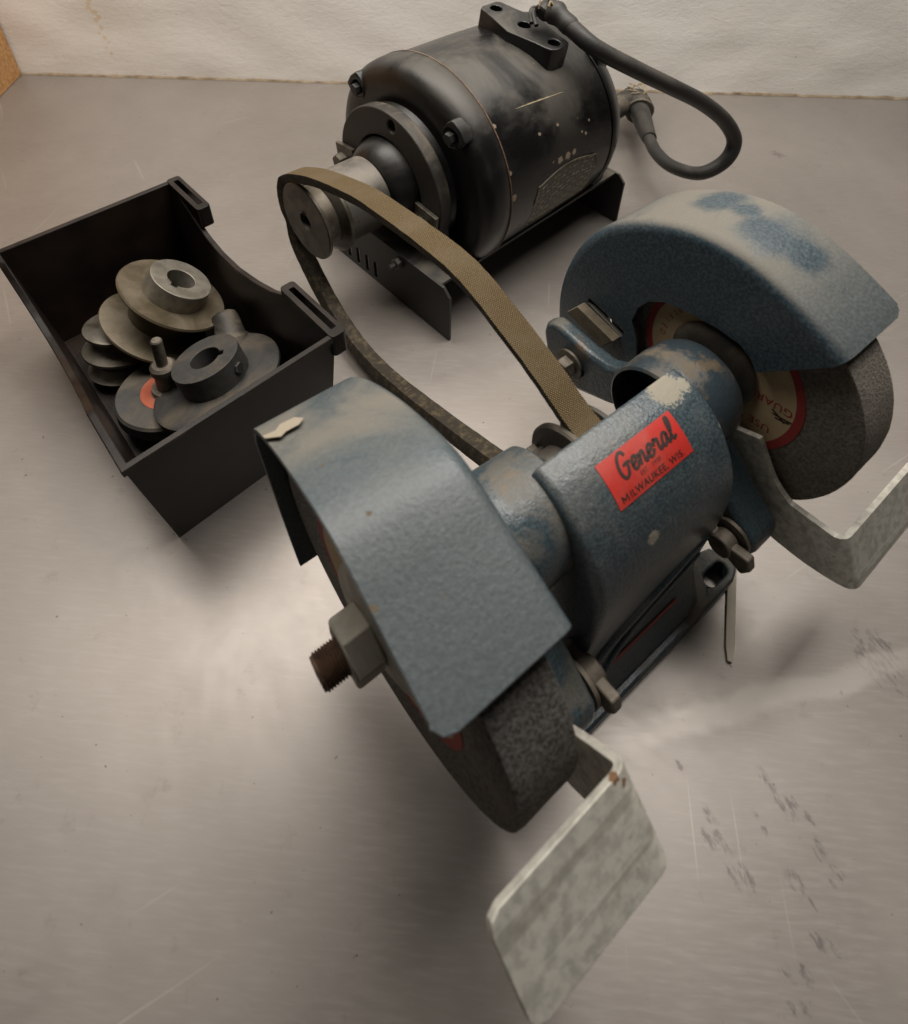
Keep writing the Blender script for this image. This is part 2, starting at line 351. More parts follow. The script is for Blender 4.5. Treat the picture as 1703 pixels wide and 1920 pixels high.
def spline(pts, n=8, closed=False):
    P = [Vector(p) for p in pts]; out = []; N = len(P)
    rng = range(N if closed else N - 1)
    for i in rng:
        if closed: p0, p1, p2, p3 = P[i - 1], P[i], P[(i + 1) % N], P[(i + 2) % N]
        else: p0, p1, p2, p3 = P[max(i - 1, 0)], P[i], P[i + 1], P[min(i + 2, N - 1)]
        for k in range(n):
            s = k / n
            out.append(.5 * ((2 * p1) + (p2 - p0) * s + (2 * p0 - 5 * p1 + 4 * p2 - p3) * s * s + (3 * p1 - p0 - 3 * p2 + p3) * s ** 3))
    if not closed: out.append(P[-1])
    return out
def tube(bm, pts, rad, seg=16, f=lambda p: Vector((p.x * K, p.y * K, p.z * K)), cap=True):
    P = [Vector(p) for p in pts]; n = len(P); rings = []; up_ = Vector((0, 0, 1)); prev = None
    for i in range(n):
        t = (P[min(i + 1, n - 1)] - P[max(i - 1, 0)]).normalized()
        a = prev - t * prev.dot(t) if prev else (up_.cross(t) if abs(t.z) < .95 else Vector((1, 0, 0)).cross(t))
        a.normalize(); b = t.cross(a); prev = a
        r = rad(i / (n - 1)) if callable(rad) else rad
        rings.append([bm.verts.new(f(P[i] + r * (math.cos(2 * math.pi * k / seg) * a + math.sin(2 * math.pi * k / seg) * b))) for k in range(seg)])
    for a, b in zip(rings, rings[1:]):
        for k in range(seg): bm.faces.new((a[k], a[(k + 1) % seg], b[(k + 1) % seg], b[k]))
    if cap: bm.faces.new(rings[0]); bm.faces.new(rings[-1])
def hexbolt(name, parent, mat, base, axis, r, h, shank=0, spin=0.):
    """hex head standing on base (u,v,z) along axis"""
    bm = bmesh.new(); a = Vector(axis).normalized()
    e1 = (Vector((0, 0, 1)) if abs(a.z) < .9 else Vector((1, 0, 0))).cross(a).normalized(); e2 = a.cross(e1)
    b = Vector(base)
    prof = [(-.5, r), (h * .8, r), (h, r * .86)]
    rings = []
    for d, rr in prof:
        rings.append([bm.verts.new(L(*(b + a * d + rr * (math.cos(spin + math.pi / 3 * k) * e1 + math.sin(spin + math.pi / 3 * k) * e2)))) for k in range(6)])
    for x, y in zip(rings, rings[1:]):
        for k in range(6): bm.faces.new((x[k], x[(k + 1) % 6], y[(k + 1) % 6], y[k]))
    bm.faces.new(rings[0]); bm.faces.new(rings[-1])
    return finish(name, bm, mat, parent, 30, bevel=.4)
def disc(bm, base, axis, r, h, seg=28):
    a = Vector(axis).normalized(); e1 = (Vector((0, 0, 1)) if abs(a.z) < .9 else Vector((1, 0, 0))).cross(a).normalized(); e2 = a.cross(e1); b = Vector(base)
    lathe(bm, [(0, 0), (0, r), (h, r), (h, 0)], seg=seg, frame=lambda d, t, rr: L(*(b + a * d + rr * (math.cos(t) * e1 + math.sin(t) * e2))))
def text_polys(txt, size, font_scale_x=1., bold=0.):
    cu = bpy.data.curves.new('t', 'FONT'); cu.body = txt; cu.size = size; cu.resolution_u = 3; cu.offset = bold
    cu.align_x = 'LEFT'; cu.space_character = 1.08
    o = bpy.data.objects.new('t', cu); COL.objects.link(o)
    bpy.context.view_layer.update()
    me = bpy.data.meshes.new_from_object(o.evaluated_get(bpy.context.evaluated_depsgraph_get()))
    vs = [(v.co.x * font_scale_x, v.co.y) for v in me.vertices]; fs = [tuple(p.vertices) for p in me.polygons]
    bpy.data.objects.remove(o); bpy.data.curves.remove(cu); bpy.data.meshes.remove(me)
    return vs, fs
def put_polys(bm, polys, f):
    vs, fs = polys; bv = [bm.verts.new(f(x, y)) for x, y in vs]
    for q in fs:
        try: bm.faces.new([bv[i] for i in q])
        except ValueError: pass
def islands(name, bm, mat, parent):
    seen = set(); bm.verts.index_update(); k = 0
    for v0 in bm.verts:
        if v0 in seen: continue
        st_, comp = [v0], []
        seen.add(v0)
        while st_:
            q = st_.pop(); comp.append(q)
            for e in q.link_edges:
                o_ = e.other_vert(q)
                if o_ not in seen: seen.add(o_); st_.append(o_)
        b2 = bmesh.new(); mp = {q: b2.verts.new(q.co) for q in comp}
        for f_ in {f_ for q in comp for f_ in q.link_faces}: b2.faces.new([mp[q] for q in f_.verts])
        finish(name, b2, mat, parent, 60, recalc=False)
    bm.free()
def stroke(bm, pts, wd, f):
    P = spline([(x, y, 0) for x, y in pts], 6); n = len(P); rows = []
    for i in range(n):
        t = (P[min(i + 1, n - 1)] - P[max(i - 1, 0)]).normalized(); nn = Vector((-t.y, t.x, 0))
        w_ = wd * (.72 + .28 * abs(t.y)) * (.75 if i in (0, n - 1) else 1)
        rows.append((bm.verts.new(f(*(P[i] + nn * w_ / 2)[:2])), bm.verts.new(f(*(P[i] - nn * w_ / 2)[:2]))))
    for a, b in zip(rows, rows[1:]): bm.faces.new((a[0], a[1], b[1], b[0]))

# ------------------------------------------------------------------ the setting
def struct(o): o['kind'] = 'structure'; return o
def wl(x): return 870.3 + (x + 631.1) * (820.4 - 870.3) / (652.4 + 631.1)      # foot of the wall, y at x
bm = bmesh.new()
v = [bm.verts.new(Vector((x * K, y * K, z * K))) for z in (-30, 0) for x, y in ((-1500, -700), (1500, -700), (1500, wl(1500)), (-1500, wl(-1500)))]
for q in ((0, 1, 2, 3), (4, 5, 6, 7), (0, 1, 5, 4), (1, 2, 6, 5), (2, 3, 7, 6), (3, 0, 4, 7)): bm.faces.new([v[i] for i in q])
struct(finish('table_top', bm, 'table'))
# rough plaster wall
bm = bmesh.new(); NX, NZ = 190, 46; g = []
from mathutils import noise as mn
for j in range(NZ + 1):
    row = []
    for i in range(NX + 1):
        x = -1500 + 3000 * i / NX; z = -5 + 900 * (j / NZ) ** 1.5
        d = 2.2 * mn.noise(Vector((x * .012, z * .02, 3))) + .5 * mn.noise(Vector((x * .04, z * .06, 9)))
        row.append(bm.verts.new(Vector((x * K, (wl(x) + d - 1.5) * K, z * K))))
    g.append(row)
for j in range(NZ):
    for i in range(NX): bm.faces.new((g[j][i], g[j][i + 1], g[j + 1][i + 1], g[j + 1][i]))
struct(finish('wall', bm, 'wall', recalc=False))
# crumbly dirt and glue bead where wall and table meet
bm = bmesh.new(); rows = []
for i in range(420):
    x = -632 + 1500 * i / 419
    h = 3.2 + 2.6 * max(0, mn.noise(Vector((x * .03, 1, 0)))) * 1.4 + 4.5 * max(0, mn.noise(Vector((x * .09, 5, 0))) - .25)
    if abs(x + 105) < 12: h += 7 * (1 - abs(x + 105) / 12)
    dd = 4.5 + 2.5 * mn.noise(Vector((x * .05, 9, 2)))
    rows.append([bm.verts.new(Vector((x * K, (wl(x) + oy) * K, z * K))) for oy, z in ((3, h), (-2.5, h * .8), (-dd, .3), (3, .1))])
for a, b in zip(rows, rows[1:]):
    for k in range(3): bm.faces.new((a[k], a[k + 1], b[k + 1], b[k]))
o = struct(finish('dirt_bead', bm, 'caulk', angle=60))
# oak board at the left
bd = thing('wooden_board', 'warm brown oak board standing upright against the white wall at the far left', 'board', (-632, 868, 0), R(96))
bm = bmesh.new(); box(bm, -420, -1, -22, 0, .4, 330)
finish('panel', bm, 'wood', bd, bevel=1)

# ------------------------------------------------------------------ bench grinder
G = thing('bench_grinder', 'blue hammered paint double wheel bench grinder with a red and black sticker', 'bench grinder', (74.66, 168.28, 0), .6348)
HZ = 144.9
PFRONT = [(-67, -62), (-73, -40), (-78, -15), (-82, 10), (-84, 24), (-82.5, 33), (-77, 41), (-68, 49), (-55, 57.7), (-42, 64.8), (-28, 70.5), (-14, 75), (-2, 76.2), (9, 73.8), (20, 70.2), (31, 66.6), (42, 63), (53.6, 59)]
PREAR = [(-100, -82), (-107, -58), (-110.5, -32), (-107.5, -5), (-99, 20), (-86.5, 39.7), (-71.5, 54.5), (-55, 65), (-39, 72.3), (-23, 76), (-8, 76.6), (5, 74.4), (18.5, 70.6), (32, 65.6), (43, 61), (49.3, 57.6)]
def norm2(P):
    out = []
    for i in range(len(P)):
        a, b = P[max(i - 1, 0)], P[min(i + 1, len(P) - 1)]; t = Vector((b[0] - a[0], b[1] - a[1])).normalized()
        out.append(Vector((t.y, -t.x)))      # to the inside of a clockwise (v,z) run
    return out
def guard(name, prof, uo, ui, rad, cut, holes, mat, th=2.6):
    """sheet guard: band from the open side uo to ui, rounded over into the inner plate at ui"""
    P3 = spline([(a, b, 0) for a, b in prof], 4); P2 = [(p.x, p.y) for p in P3]; N = norm2(P2)
    s = 1 if ui > uo else -1
    rows = [(uo, 0), (uo + s * 2, 0), (uo + s * 6, 0), (uo + (ui - uo) * .5, 0), (ui - s * rad, 0)] + [(ui - s * rad * (1 - math.sin(R(a))), rad * (1 - math.cos(R(a)))) for a in (18, 36, 54, 72, 90)]
    bm = bmesh.new(); G_ = []
    e_ = (Vector(P2[-1]) - Vector(P2[-2])).normalized()
    for (u, ins), ct in zip(rows, [4.5, 1.3] + [0] * 20):
        row = []
        for i_, (p, n) in enumerate(zip(P2, N)):
            dl = (Vector(P2[-1]) - Vector(p)).dot(e_) if i_ > len(P2) * .7 else 99
            d_ = -e_ * max(0, ct - dl)
            row.append(bm.verts.new(L(u, p[0] + n.x * ins + d_.x, HZ + p[1] + n.y * ins + d_.y)))
        G_.append(row)
    for a, b in zip(G_, G_[1:]):
        for i in range(len(a) - 1): bm.faces.new((a[i], a[i + 1], b[i + 1], b[i]))
    last = G_[-1]; cv = [bm.verts.new(L(ui, p, HZ + q)) for p, q in cut]
    loop = last + cv; es = []
    for i in range(len(loop)):
        a, b = loop[i], loop[(i + 1) % len(loop)]
        es.append(bm.edges.get((a, b)) or bm.edges.new((a, b)))
    for h in holes:
        hv = [bm.verts.new(L(ui, p, HZ + q)) for p, q in h]; es += [bm.edges.new((hv[i], hv[(i + 1) % len(hv)])) for i in range(len(hv))]
    bmesh.ops.triangle_fill(bm, use_beauty=True, edges=es)
    bmesh.ops.recalc_face_normals(bm, faces=bm.faces)
    top = max((f_ for f_ in bm.faces if abs(f_.normal.x) < .2), key=lambda f_: f_.calc_center_median().z)
    if top.normal.z < 0: bmesh.ops.reverse_faces(bm, faces=bm.faces)
    return finish(name, bm, mat, G, 30, solid=(th, 1), bevel=.5, seg=2, recalc=False)
cutR = [(20, 22), (15.5, 27.5), (8, 31.5), (-5, 31.5), (-20, 29), (-36.5, 24.3), (-46, 17), (-51.5, 7), (-53, -5), (-47, -15), (-42, -35), (-42, -70)]
slot = [(-87, -17.5), (-86, -13), (-56, -17.5), (-57, -23)]
gR = guard('wheel_guard', PREAR, 134, 85.2, 4.5, cutR, [slot], 'blue_guard_far')
cutF = [(22, 22), (8, 31.5), (-5, 31.5), (-20, 29), (-36, 24), (-46, 10), (-48, -5), (-45, -60)]
gF = guard('wheel_guard', PFRONT, -133.2, -85.4, 3.5, cutF, [], 'blue_guard')
bm = bmesh.new(); ol = [(-134.6, .4), (-130, 6.5), (-127.5, 4.4), (-122, 4.6), (-119, 1), (-121, -4.6), (-127, -5.5), (-130, -1.8), (-135, -3.4)]
ext(bm, [(a, b) for a, b in ol], None, 0, .5, lambda p, q, a: L(p + 1.5, -61.0 + q * .83, HZ + 58.4 + q * .56 + a + .15))
finish('paper_scrap', bm, 'tan_paper', gF)

def wob(bm, k):                               # a wheel that sits a little askew on its spindle
    for v_ in bm.verts: v_.co.x -= k * v_.co.y
def wheel(u0, u1, rw, stone, lab_side, shear=0.):
    bm = bmesh.new(); prof = [(u0, 8), (u0, rw - 1.2), (u0 + .5, rw - .4)]
    for k in range(1, 8): prof.append((u0 + (u1 - u0) * k / 8, rw))
    prof += [(u1 - .5, rw - .4), (u1, rw - 1.2), (u1, 8)]
    lathe(bm, prof, 0, HZ - 3.2, 200, closed=True)
    for v_ in bm.verts:
        c = Vector((v_.co.y, v_.co.z - (HZ - 3.2) * K)); r = c.length
        if r > .05:
            d = .16 * mn.noise(v_.co * 120) + .14 * mn.noise(v_.co * 420)
            v_.co.y *= 1 + d * K / r; v_.co.z = (HZ - 3.2) * K + (v_.co.z - (HZ - 3.2) * K) * (1 + d * K / r)
    wob(bm, shear); wh = finish('grinding_wheel', bm, stone, G, 45)
    for s_, u in ((-1, u0), (1, u1)):
        bm = bmesh.new(); lathe(bm, [(u + s_ * .05, 10), (u + s_ * .35, 10), (u + s_ * .35, 43.0), (u + s_ * .05, 43.0)], 0, HZ, 96, closed=True)
        wob(bm, shear); finish('paper_label', bm, 'cream', wh)
        bm = bmesh.new(); lathe(bm, [(u + s_ * .05, 43.0), (u + s_ * .37, 43.0), (u + s_ * .37, 47.4), (u + s_ * .05, 47.4)], 0, HZ, 96, closed=True)
        wob(bm, shear); finish('red_ring', bm, 'red', wh)
        if s_ == lab_side:
            bm = bmesh.new(); uu = u + s_ * .48
            def place(txt, cv, cz, ang, size, b=0.):
                # read from the -u side: text right = rotate in (v,z)
                ca, sa = math.cos(R(ang)), math.sin(R(ang))
                put_polys(bm, text_polys(txt, size, bold=b), lambda x, y: L(uu, cv + x * ca - y * sa, HZ + cz + x * sa + y * ca))
            def arc(txt, r, a0, da, size, flip=1):
                for i, ch in enumerate(txt):
                    a = a0 + da * i; place(ch, r * math.cos(R(a)), r * math.sin(R(a)), a - 90 if flip > 0 else a + 90, size)
            place('GUARD', 41.5, 8.0, 188, 6.8, .06)
            place('USE WITH', 35.5, -11.5, 188, 6.8, .06)
            arc('3825 RPM', 37.8, 52, 8.6, 5.6, -1)
            arc('VITRIFIED FINE', 37.8, 122, 7.5, 5.2, -1)
            islands('letter', bm, 'red', wh)
            for (a, b), (c, d) in (((-34, 22), (-27, 32)), ((-27, 32), (-24, 22)), ((-32, 29), (-22, 27)), ((33, -1.5), (43, 1)), ((32, 1), (40, -2.5)), ((35, -3), (42, -.5))):
                bm = bmesh.new(); stroke(bm, [(a, b), ((a + c) / 2 + .6, (b + d) / 2), (c, d)], 1.3, lambda x, y: L(uu - .02 * s_, x, HZ + y))
                finish('pen_mark', bm, 'ink', wh, recalc=False)
    return wh
wF = wheel(-121.8, -95.5, 74.6, 'stone', 0, .062)
wR = wheel(89.6, 117.0, 75.0, 'stone_far', -1)
# flanges, spindle, nut
def flange(u, s_, r, d, cv=0, cz=0):
    bm = bmesh.new(); lathe(bm, [(u, 8), (u, r - .6), (u + s_ * 1.6, r), (u + s_ * 3.2, r - 1), (u + s_ * d * .8, r - 4), (u + s_ * d, r - 9), (u + s_ * d, 8)], cv, HZ + cz, 64, closed=True)
    return finish('flange', bm, 'brownblack', G)
flange(89.1, -1, 25.2, 6, -3, 2); flange(-93.0, 1, 30, 7); flange(117.6, 1, 31, 6)
bm = bmesh.new(); lathe(bm, [(-122, 8), (-122, 26), (-124, 27), (-126, 25), (-127.5, 19), (-127.5, 8)], 0, HZ, 48, closed=True); wob(bm, .062)
finish('flange', bm, 'nut', G)
bm = bmesh.new(); lathe(bm, [(-124, 0), (-124, 7.4)] + [(-137.5 - .6 * k, 7.4 - (.9 if k % 2 else 0)) for k in range(20)] + [(-149.8, 6.4), (-150.2, 0)], 0, HZ, 32)
finish('spindle_end', bm, 'rust', G, 20)
bm = bmesh.new()
rr_ = [[bm.verts.new(L(u, r * math.cos(R(22 + 60 * k)), HZ + r * math.sin(R(22 + 60 * k)))) for k in range(6)] for u, r in ((-127.0, 12.4), (-127.8, 13.8), (-138.4, 13.8), (-139.4, 12.4))]
for a, b in zip(rr_, rr_[1:]):
    for k in range(6): bm.faces.new((a[k], a[(k + 1) % 6], b[(k + 1) % 6], b[k]))
bm.faces.new(rr_[0]); bm.faces.new(rr_[-1])
finish('spindle_nut', bm, 'nut', G, 30, bevel=.8)
bm = bmesh.new(); lathe(bm, [(-90, 0), (-90, 9), (86, 9), (86, 0)], 0, HZ, 32); finish('spindle', bm, 'steel', G)

# bearing hubs: cups open towards the belt
for s_ in (-1, 1):
    bm = bmesh.new()
    if s_ < 0: lathe(bm, [(-36, 25), (-38, 27), (-50, 27.5), (-62, 28), (-70, 28), (-74, 26.5), (-75, 24), (-75, 10), (-40, 10)], 0, HZ, 72, closed=True)
    else: lathe(bm, [(s_ * 36, 26.6), (s_ * 37, 28), (s_ * 44, 28.4), (s_ * 56, 28.8), (s_ * 68, 27.8), (s_ * 73, 25.5), (s_ * 74.5, 22), (s_ * 74.5, 10), (s_ * 62, 10), (s_ * 62, 24), (s_ * 38, 25.8)], 0, HZ, 72, closed=True)
    finish('bearing_hub', bm, 'hub' if s_ < 0 else 'hub_dusty', G)
    # rear arm that carries the guard
    bm = bmesh.new()
    A_ = [(-97, 108), (-96, 116), (-91, 121), (-84, 122.5), (-62, 122), (-46, 124), (-34, 132), (-24, 146), (-8, 152), (0, 122), (-16, 112), (-38, 96), (-60, 84), (-80, 82), (-92, 92)]
    ext(bm, A_, None, s_ * 56, s_ * 68, uvz)
    finish('guard_arm', bm, 'hub', G, 40, bevel=4, seg=3)
    bm = bmesh.new(); ext(bm, [(-96.5, 114), (-89, 125.5), (-57.5, 121.5), (-64.5, 110)], None, s_ * 76, s_ * 84.6, uvz)
    finish('clamp_tongue', bm, 'tongue', G, bevel=.6)
    bm = bmesh.new(); box(bm, s_ * 92, s_ * 93.5, -98, -76, 96, 138); finish('added_slot_backing', bm, 'dark', G)  # dark plate added behind the guard plate so its slot reads black
    bm = bmesh.new(); disc(bm, (s_ * 55.9, -70, 103), (-s_, 0, 0), 10.5, 2.2); finish('washer', bm, 'bolt', G, bevel=.4)
    hexbolt('clamp_bolt', G, 'bolt', (s_ * 53.6, -70, 103), (-s_, 0, 0), 7, 7)

# hood over the pulley
HP = [(-2, 176.2), (5, 175.8), (11, 174.6), (17, 172.2), (22.5, 169), (28, 164.4), (33, 158.6), (37.5, 152), (41.5, 144), (44.5, 134), (46, 122), (46.2, 104), (45.6, 84), (45.2, 64), (47, 48), (50, 36), (53, 26), (56, 17)]
HS = [(p.x, p.y) for p in spline([(a, b, 0) for a, b in HP], 4)]
HN = norm2(HS)
arc_len = [0.]
for a, b in zip(HS, HS[1:]): arc_len.append(arc_len[-1] + math.hypot(b[0] - a[0], b[1] - a[1]))
def hood_pt(u, s_, off):
    i = 0
    while i < len(HS) - 2 and arc_len[i + 1] < s_: i += 1
    t = (s_ - arc_len[i]) / (arc_len[i + 1] - arc_len[i])
    p = [HS[i][k] * (1 - t) + HS[i + 1][k] * t for k in (0, 1)]; n = HN[i] * (1 - t) + HN[i + 1] * t
    return L(u, p[0] - n.x * off, p[1] - n.y * off)
bm = bmesh.new(); UB, RB = 46.5, 4.5; rows = []
for s_ in (-1, 1):
    for a in ((90, 72, 54, 36, 18, 0) if s_ < 0 else (0, 18, 36, 54, 72, 90)):
        u = s_ * (UB - RB * (1 - math.sin(R(a)))); ins = RB * (1 - math.cos(R(a)))
        rows.append([bm.verts.new(L(u, p[0] + n.x * ins, p[1] + n.y * ins)) for k, (p, n) in enumerate(zip(HS, HN))])
for a, b in zip(rows, rows[1:]):
    for i in range(len(a) - 1): bm.faces.new((a[i], a[i + 1], b[i + 1], b[i]))
for row, u in ((rows[0], -UB), (rows[-1], UB)):
    cv = [bm.verts.new(L(u, -2, 17)), bm.verts.new(L(u, -2, 60)), bm.verts.new(L(u, -2, 120))]
    bm.faces.new(row + cv)
hood = finish('pulley_hood', bm, 'hood', G, 32, solid=(3, -1), bevel=0)
# raised ledges sweeping down the front of the casting
def ridge(pts, rad):
    bm = bmesh.new(); tube(bm, spline([(a, -b, c) for a, b, c in pts], 6), lambda s_: rad * (.45 + .55 * math.sin(math.pi * min(max(s_, .02), .98)) ** .5), 10)
    finish('casting_ridge', bm, 'hood', G, 60)
ridge([(38, 45.2, 98), (20, 45.4, 94), (4, 45.4, 88), (-10, 45.2, 80), (-26, 45, 66), (-38, 46, 50), (-43, 49.5, 34)], 3.0)
ridge([(40, 45.2, 76), (24, 45.2, 72), (8, 45.2, 66), (-8, 45.4, 57), (-22, 47, 45), (-33, 50, 34), (-38, 53, 25)], 2.6)
bm = bmesh.new(); rws = []
for k in range(13):
    u = -26 + 56 * k / 12
    rws.append([bm.verts.new(L(u, 48.6 + .6, 44 + d)) if False else bm.verts.new(L(u, v_, z_)) for d, v_, z_ in ((0, 49.6, 39), (1, 48.9, 42.4))])
for a, b in zip(rws, rws[1:]): bm.faces.new((a[0], a[1], b[1], b[0]))
finish('red_stripe', bm, 'red', G, recalc=False)
# sticker with its print
SU, S0, S1 = 23.6, 13.3, 33.2
def stick(x, y, off): return hood_pt(x, S1 - y, off)      # x: -SU..SU, y: 0 at the lower edge
bm = bmesh.new(); rws = []
for j in range(9):
    y = (S1 - S0) * j / 8
    rws.append([bm.verts.new(stick(-SU + 2 * SU * i / 20, y, .3)) for i in range(21)])
for a, b in zip(rws, rws[1:]):
    for i in range(20): bm.faces.new((a[i], a[i + 1], b[i + 1], b[i]))
stk = finish('sticker', bm, 'sticker', G, 60, recalc=False)
bm = bmesh.new(); W_, H_ = 2 * SU, S1 - S0
LET = [
 (0.0, [[(.60, .80), (.52, .97), (.36, 1.02), (.17, .84), (.06, .5), (.08, .14), (.24, -.06), (.42, .02), (.52, .26), (.54, .47)], [(.30, .45), (.52, .50), (.72, .46)]]),
 (.74, [[(.0, .20), (.18, .26), (.31, .40), (.24, .54), (.10, .46), (.02, .22), (.10, .01), (.26, .04), (.40, .22)]]),
 (1.16, [[(.02, .52), (.06, .28), (.02, .0)], [(.04, .18), (.16, .42), (.28, .50), (.33, .34), (.30, .10), (.38, .0), (.50, .14)]]),
 (1.70, [[(.0, .20), (.18, .26), (.31, .40), (.24, .54), (.10, .46), (.02, .22), (.10, .01), (.26, .04), (.40, .22)]]),
 (2.12, [[(.0, .30), (.12, .56), (.16, .46), (.30, .50), (.27, .22), (.28, .04), (.38, .0), (.48, .14)]]),
 (2.62, [[(.36, .44), (.24, .54), (.09, .40), (.03, .14), (.12, -.01), (.26, .14), (.38, .50), (.35, .16), (.42, .0), (.54, .16)]]),
 (3.16, [[(.0, .16), (.20, .54), (.27, .92), (.18, 1.02), (.10, .74), (.08, .22), (.16, .0), (.32, .12)]])]
for x0, sts in LET:
    bm = bmesh.new()
    for st_ in sts:
        pts = [(-SU + W_ * .165 + ((x0 + x) * .90 + y * .10) * 11.3 , H_ * .475 + y * 8.9) for x, y in st_]
        stroke(bm, pts, 1.55, lambda x, y: stick(x, y, .5))
    finish('letter', bm, 'ink', stk, 60, recalc=False)
bm = bmesh.new()
def flat(bm_, txt, x, y, size, bold=0., sx=1.): put_polys(bm_, text_polys(txt, size, sx, bold), lambda a, b: stick(x + a, y + b, .5))
flat(bm, 'ILWAUKEE, WIS.', -SU + W_ * .06 + 4.7, H_ * .075, 4.2, .02, 1.06)
b3 = bmesh.new(); x0_, y0_ = -SU + W_ * .06, H_ * .075
V_ = lambda x, y: b3.verts.new(stick(x0_ + x, y0_ + y, .5))
for q in ([(0, 0), (.5, 0), (.5, 2.95), (0, 2.95)], [(3.1, 0), (3.6, 0), (3.6, 2.95), (3.1, 2.95)]): b3.faces.new([V_(*k) for k in q])
for q in ([(.5, 2.95), (.5, 2.1), (1.8, .5), (1.8, 1.35)], [(1.8, 1.35), (1.8, .5), (3.1, 2.1), (3.1, 2.95)]): b3.faces.new([V_(*k) for k in q])
bmesh.ops.remove_doubles(b3, verts=b3.verts, dist=1e-6)
finish('letter', b3, 'ink', stk, 60, recalc=False)
islands('letter', bm, 'ink', stk)
bm = bmesh.new(); flat(bm, 'EST   1930', -SU + W_ * .36, H_ * .305, 2.7, .01, 1.0)
islands('faded_letter', bm, 'faint_ink', stk)

# cast base with its four slotted feet
bm = bmesh.new()
OUT = [(-62, 60), (56, 60), (64, 60), (80, 59.5), (87, 57), (90, 52), (89, 45), (84, 39), (64, 33), (62, -40), (84, -46), (90, -54), (84, -62), (60, -64), (-60, -64), (-84, -62), (-90, -54), (-84, -46), (-62, -40), (-64, 33), (-84, 39), (-90, 46), (-89, 54), (-82, 59)]
holes = []
for sx in (-1, 1):
    for sy in (-1, 1): holes.append([(sx * 74 + a, sy * 51 + b) for a, b in rrect(-9, -4, 9, 4, 3.8, 4)])
ext(bm, OUT, holes, 0, 14, uva)
finish('base', bm, 'blue', G, 35, bevel=2.5, seg=3)
bm = bmesh.new(); ext(bm, [(-46, 55), (46, 55), (46, -40), (-46, -40)], None, 14, 60, lambda p, q, a: L(p * (1.0 + .16 * (60 - a) / 46), q - (a - 14) * .26 if q > 0 else q, a))
finish('pedestal', bm, 'blue', G, 35, bevel=3, seg=3)
# grinder pulley behind the hood
bm = bmesh.new()
lathe(bm, [(-32, 9), (-32, 17), (-31, 18), (-21.5, 18), (-21, 26.5), (-20, 27.5), (-18, 27.5), (-14.5, 15), (-5, 15), (-1, 27.5), (1, 27.5), (2, 26.5), (2, 9)], 0, HZ, 64, closed=True)
finish('driven_pulley', bm, 'brownblack', G)
bm = bmesh.new(); disc(bm, (-25, -15, 143), (0, -1, .05), 6.5, 5); finish('screw_boss', bm, 'brownblack', G, bevel=.8)
hexbolt('set_screw', G, 'bolt', (-25, -20, 143.2), (0, -1, .05), 4.2, 4)

# tool rests: bent flat bar, then the plate folded outwards
def rest(s_, path, width, plate_u, A_, B_, th=3.2, mat='galv'):
    bm = bmesh.new(); P = spline([(a, b, 0) for a, b in path], 6); n = len(P); rows = []
    e1 = Vector((B_[0] - A_[0], B_[1] - A_[1], 0))
    for i in range(n):
        t = (P[min(i + 1, n - 1)] - P[max(i - 1, 0)]).normalized(); nn = Vector((t.y, -t.x, 0)); k = i / (n - 1)
        wd = width * (.62 + .38 * min(1, k * 2.2)); h = nn * wd / 2
        if i == n - 1: h = e1 / 2
        elif k > .75: h = h.lerp(e1 / 2, (k - .75) / .25)
        rows.append((P[i] - h, P[i] + h))
    u = s_ * 84.6
    V0 = [(bm.verts.new(L(u, a.x, a.y)), bm.verts.new(L(u, b.x, b.y))) for a, b in rows]
    for a, b in zip(V0, V0[1:]): bm.faces.new((a[0], a[1], b[1], b[0]))
    fwd = (P[-1] - P[-3]).normalized(); prev = V0[-1]; r_ = 4.
    for a in (30, 60, 90):
        du = s_ * r_ * (1 - math.cos(R(a))); df = fwd * r_ * math.sin(R(a))
        cur = tuple(bm.verts.new(L(u + du, q.x + df.x, q.y + df.y)) for q in rows[-1]); bm.faces.new((prev[0], prev[1], cur[1], cur[0])); prev = cur
    df = fwd * r_; a, b = rows[-1]; c = 5.
    ab = (b - a).normalized()
    for uu, ins in ((s_ * (plate_u - c), 0), (s_ * (plate_u - c * .3), c * .3), (s_ * plate_u, c)):
        cur = (bm.verts.new(L(uu, a.x + df.x + ab.x * ins, a.y + df.y + ab.y * ins)), bm.verts.new(L(uu, b.x + df.x - ab.x * ins, b.y + df.y - ab.y * ins)))
        bm.faces.new((prev[0], prev[1], cur[1], cur[0])); prev = cur
    return finish('tool_rest', bm, mat, G, 30, solid=(th, 0), bevel=.5)
rest(1, [(26, 124), (32, 112), (42, 97), (56, 87), (70, 87), (84, 90), (91, 92.5)], 33, 158, (84.5, 106), (99.5, 79.5))
rest(-1, [(30, 96), (48, 100), (60, 109), (72, 122), (84, 140), (92.5, 151.5)], 33, 140, (81.5, 163.5), (105, 141))
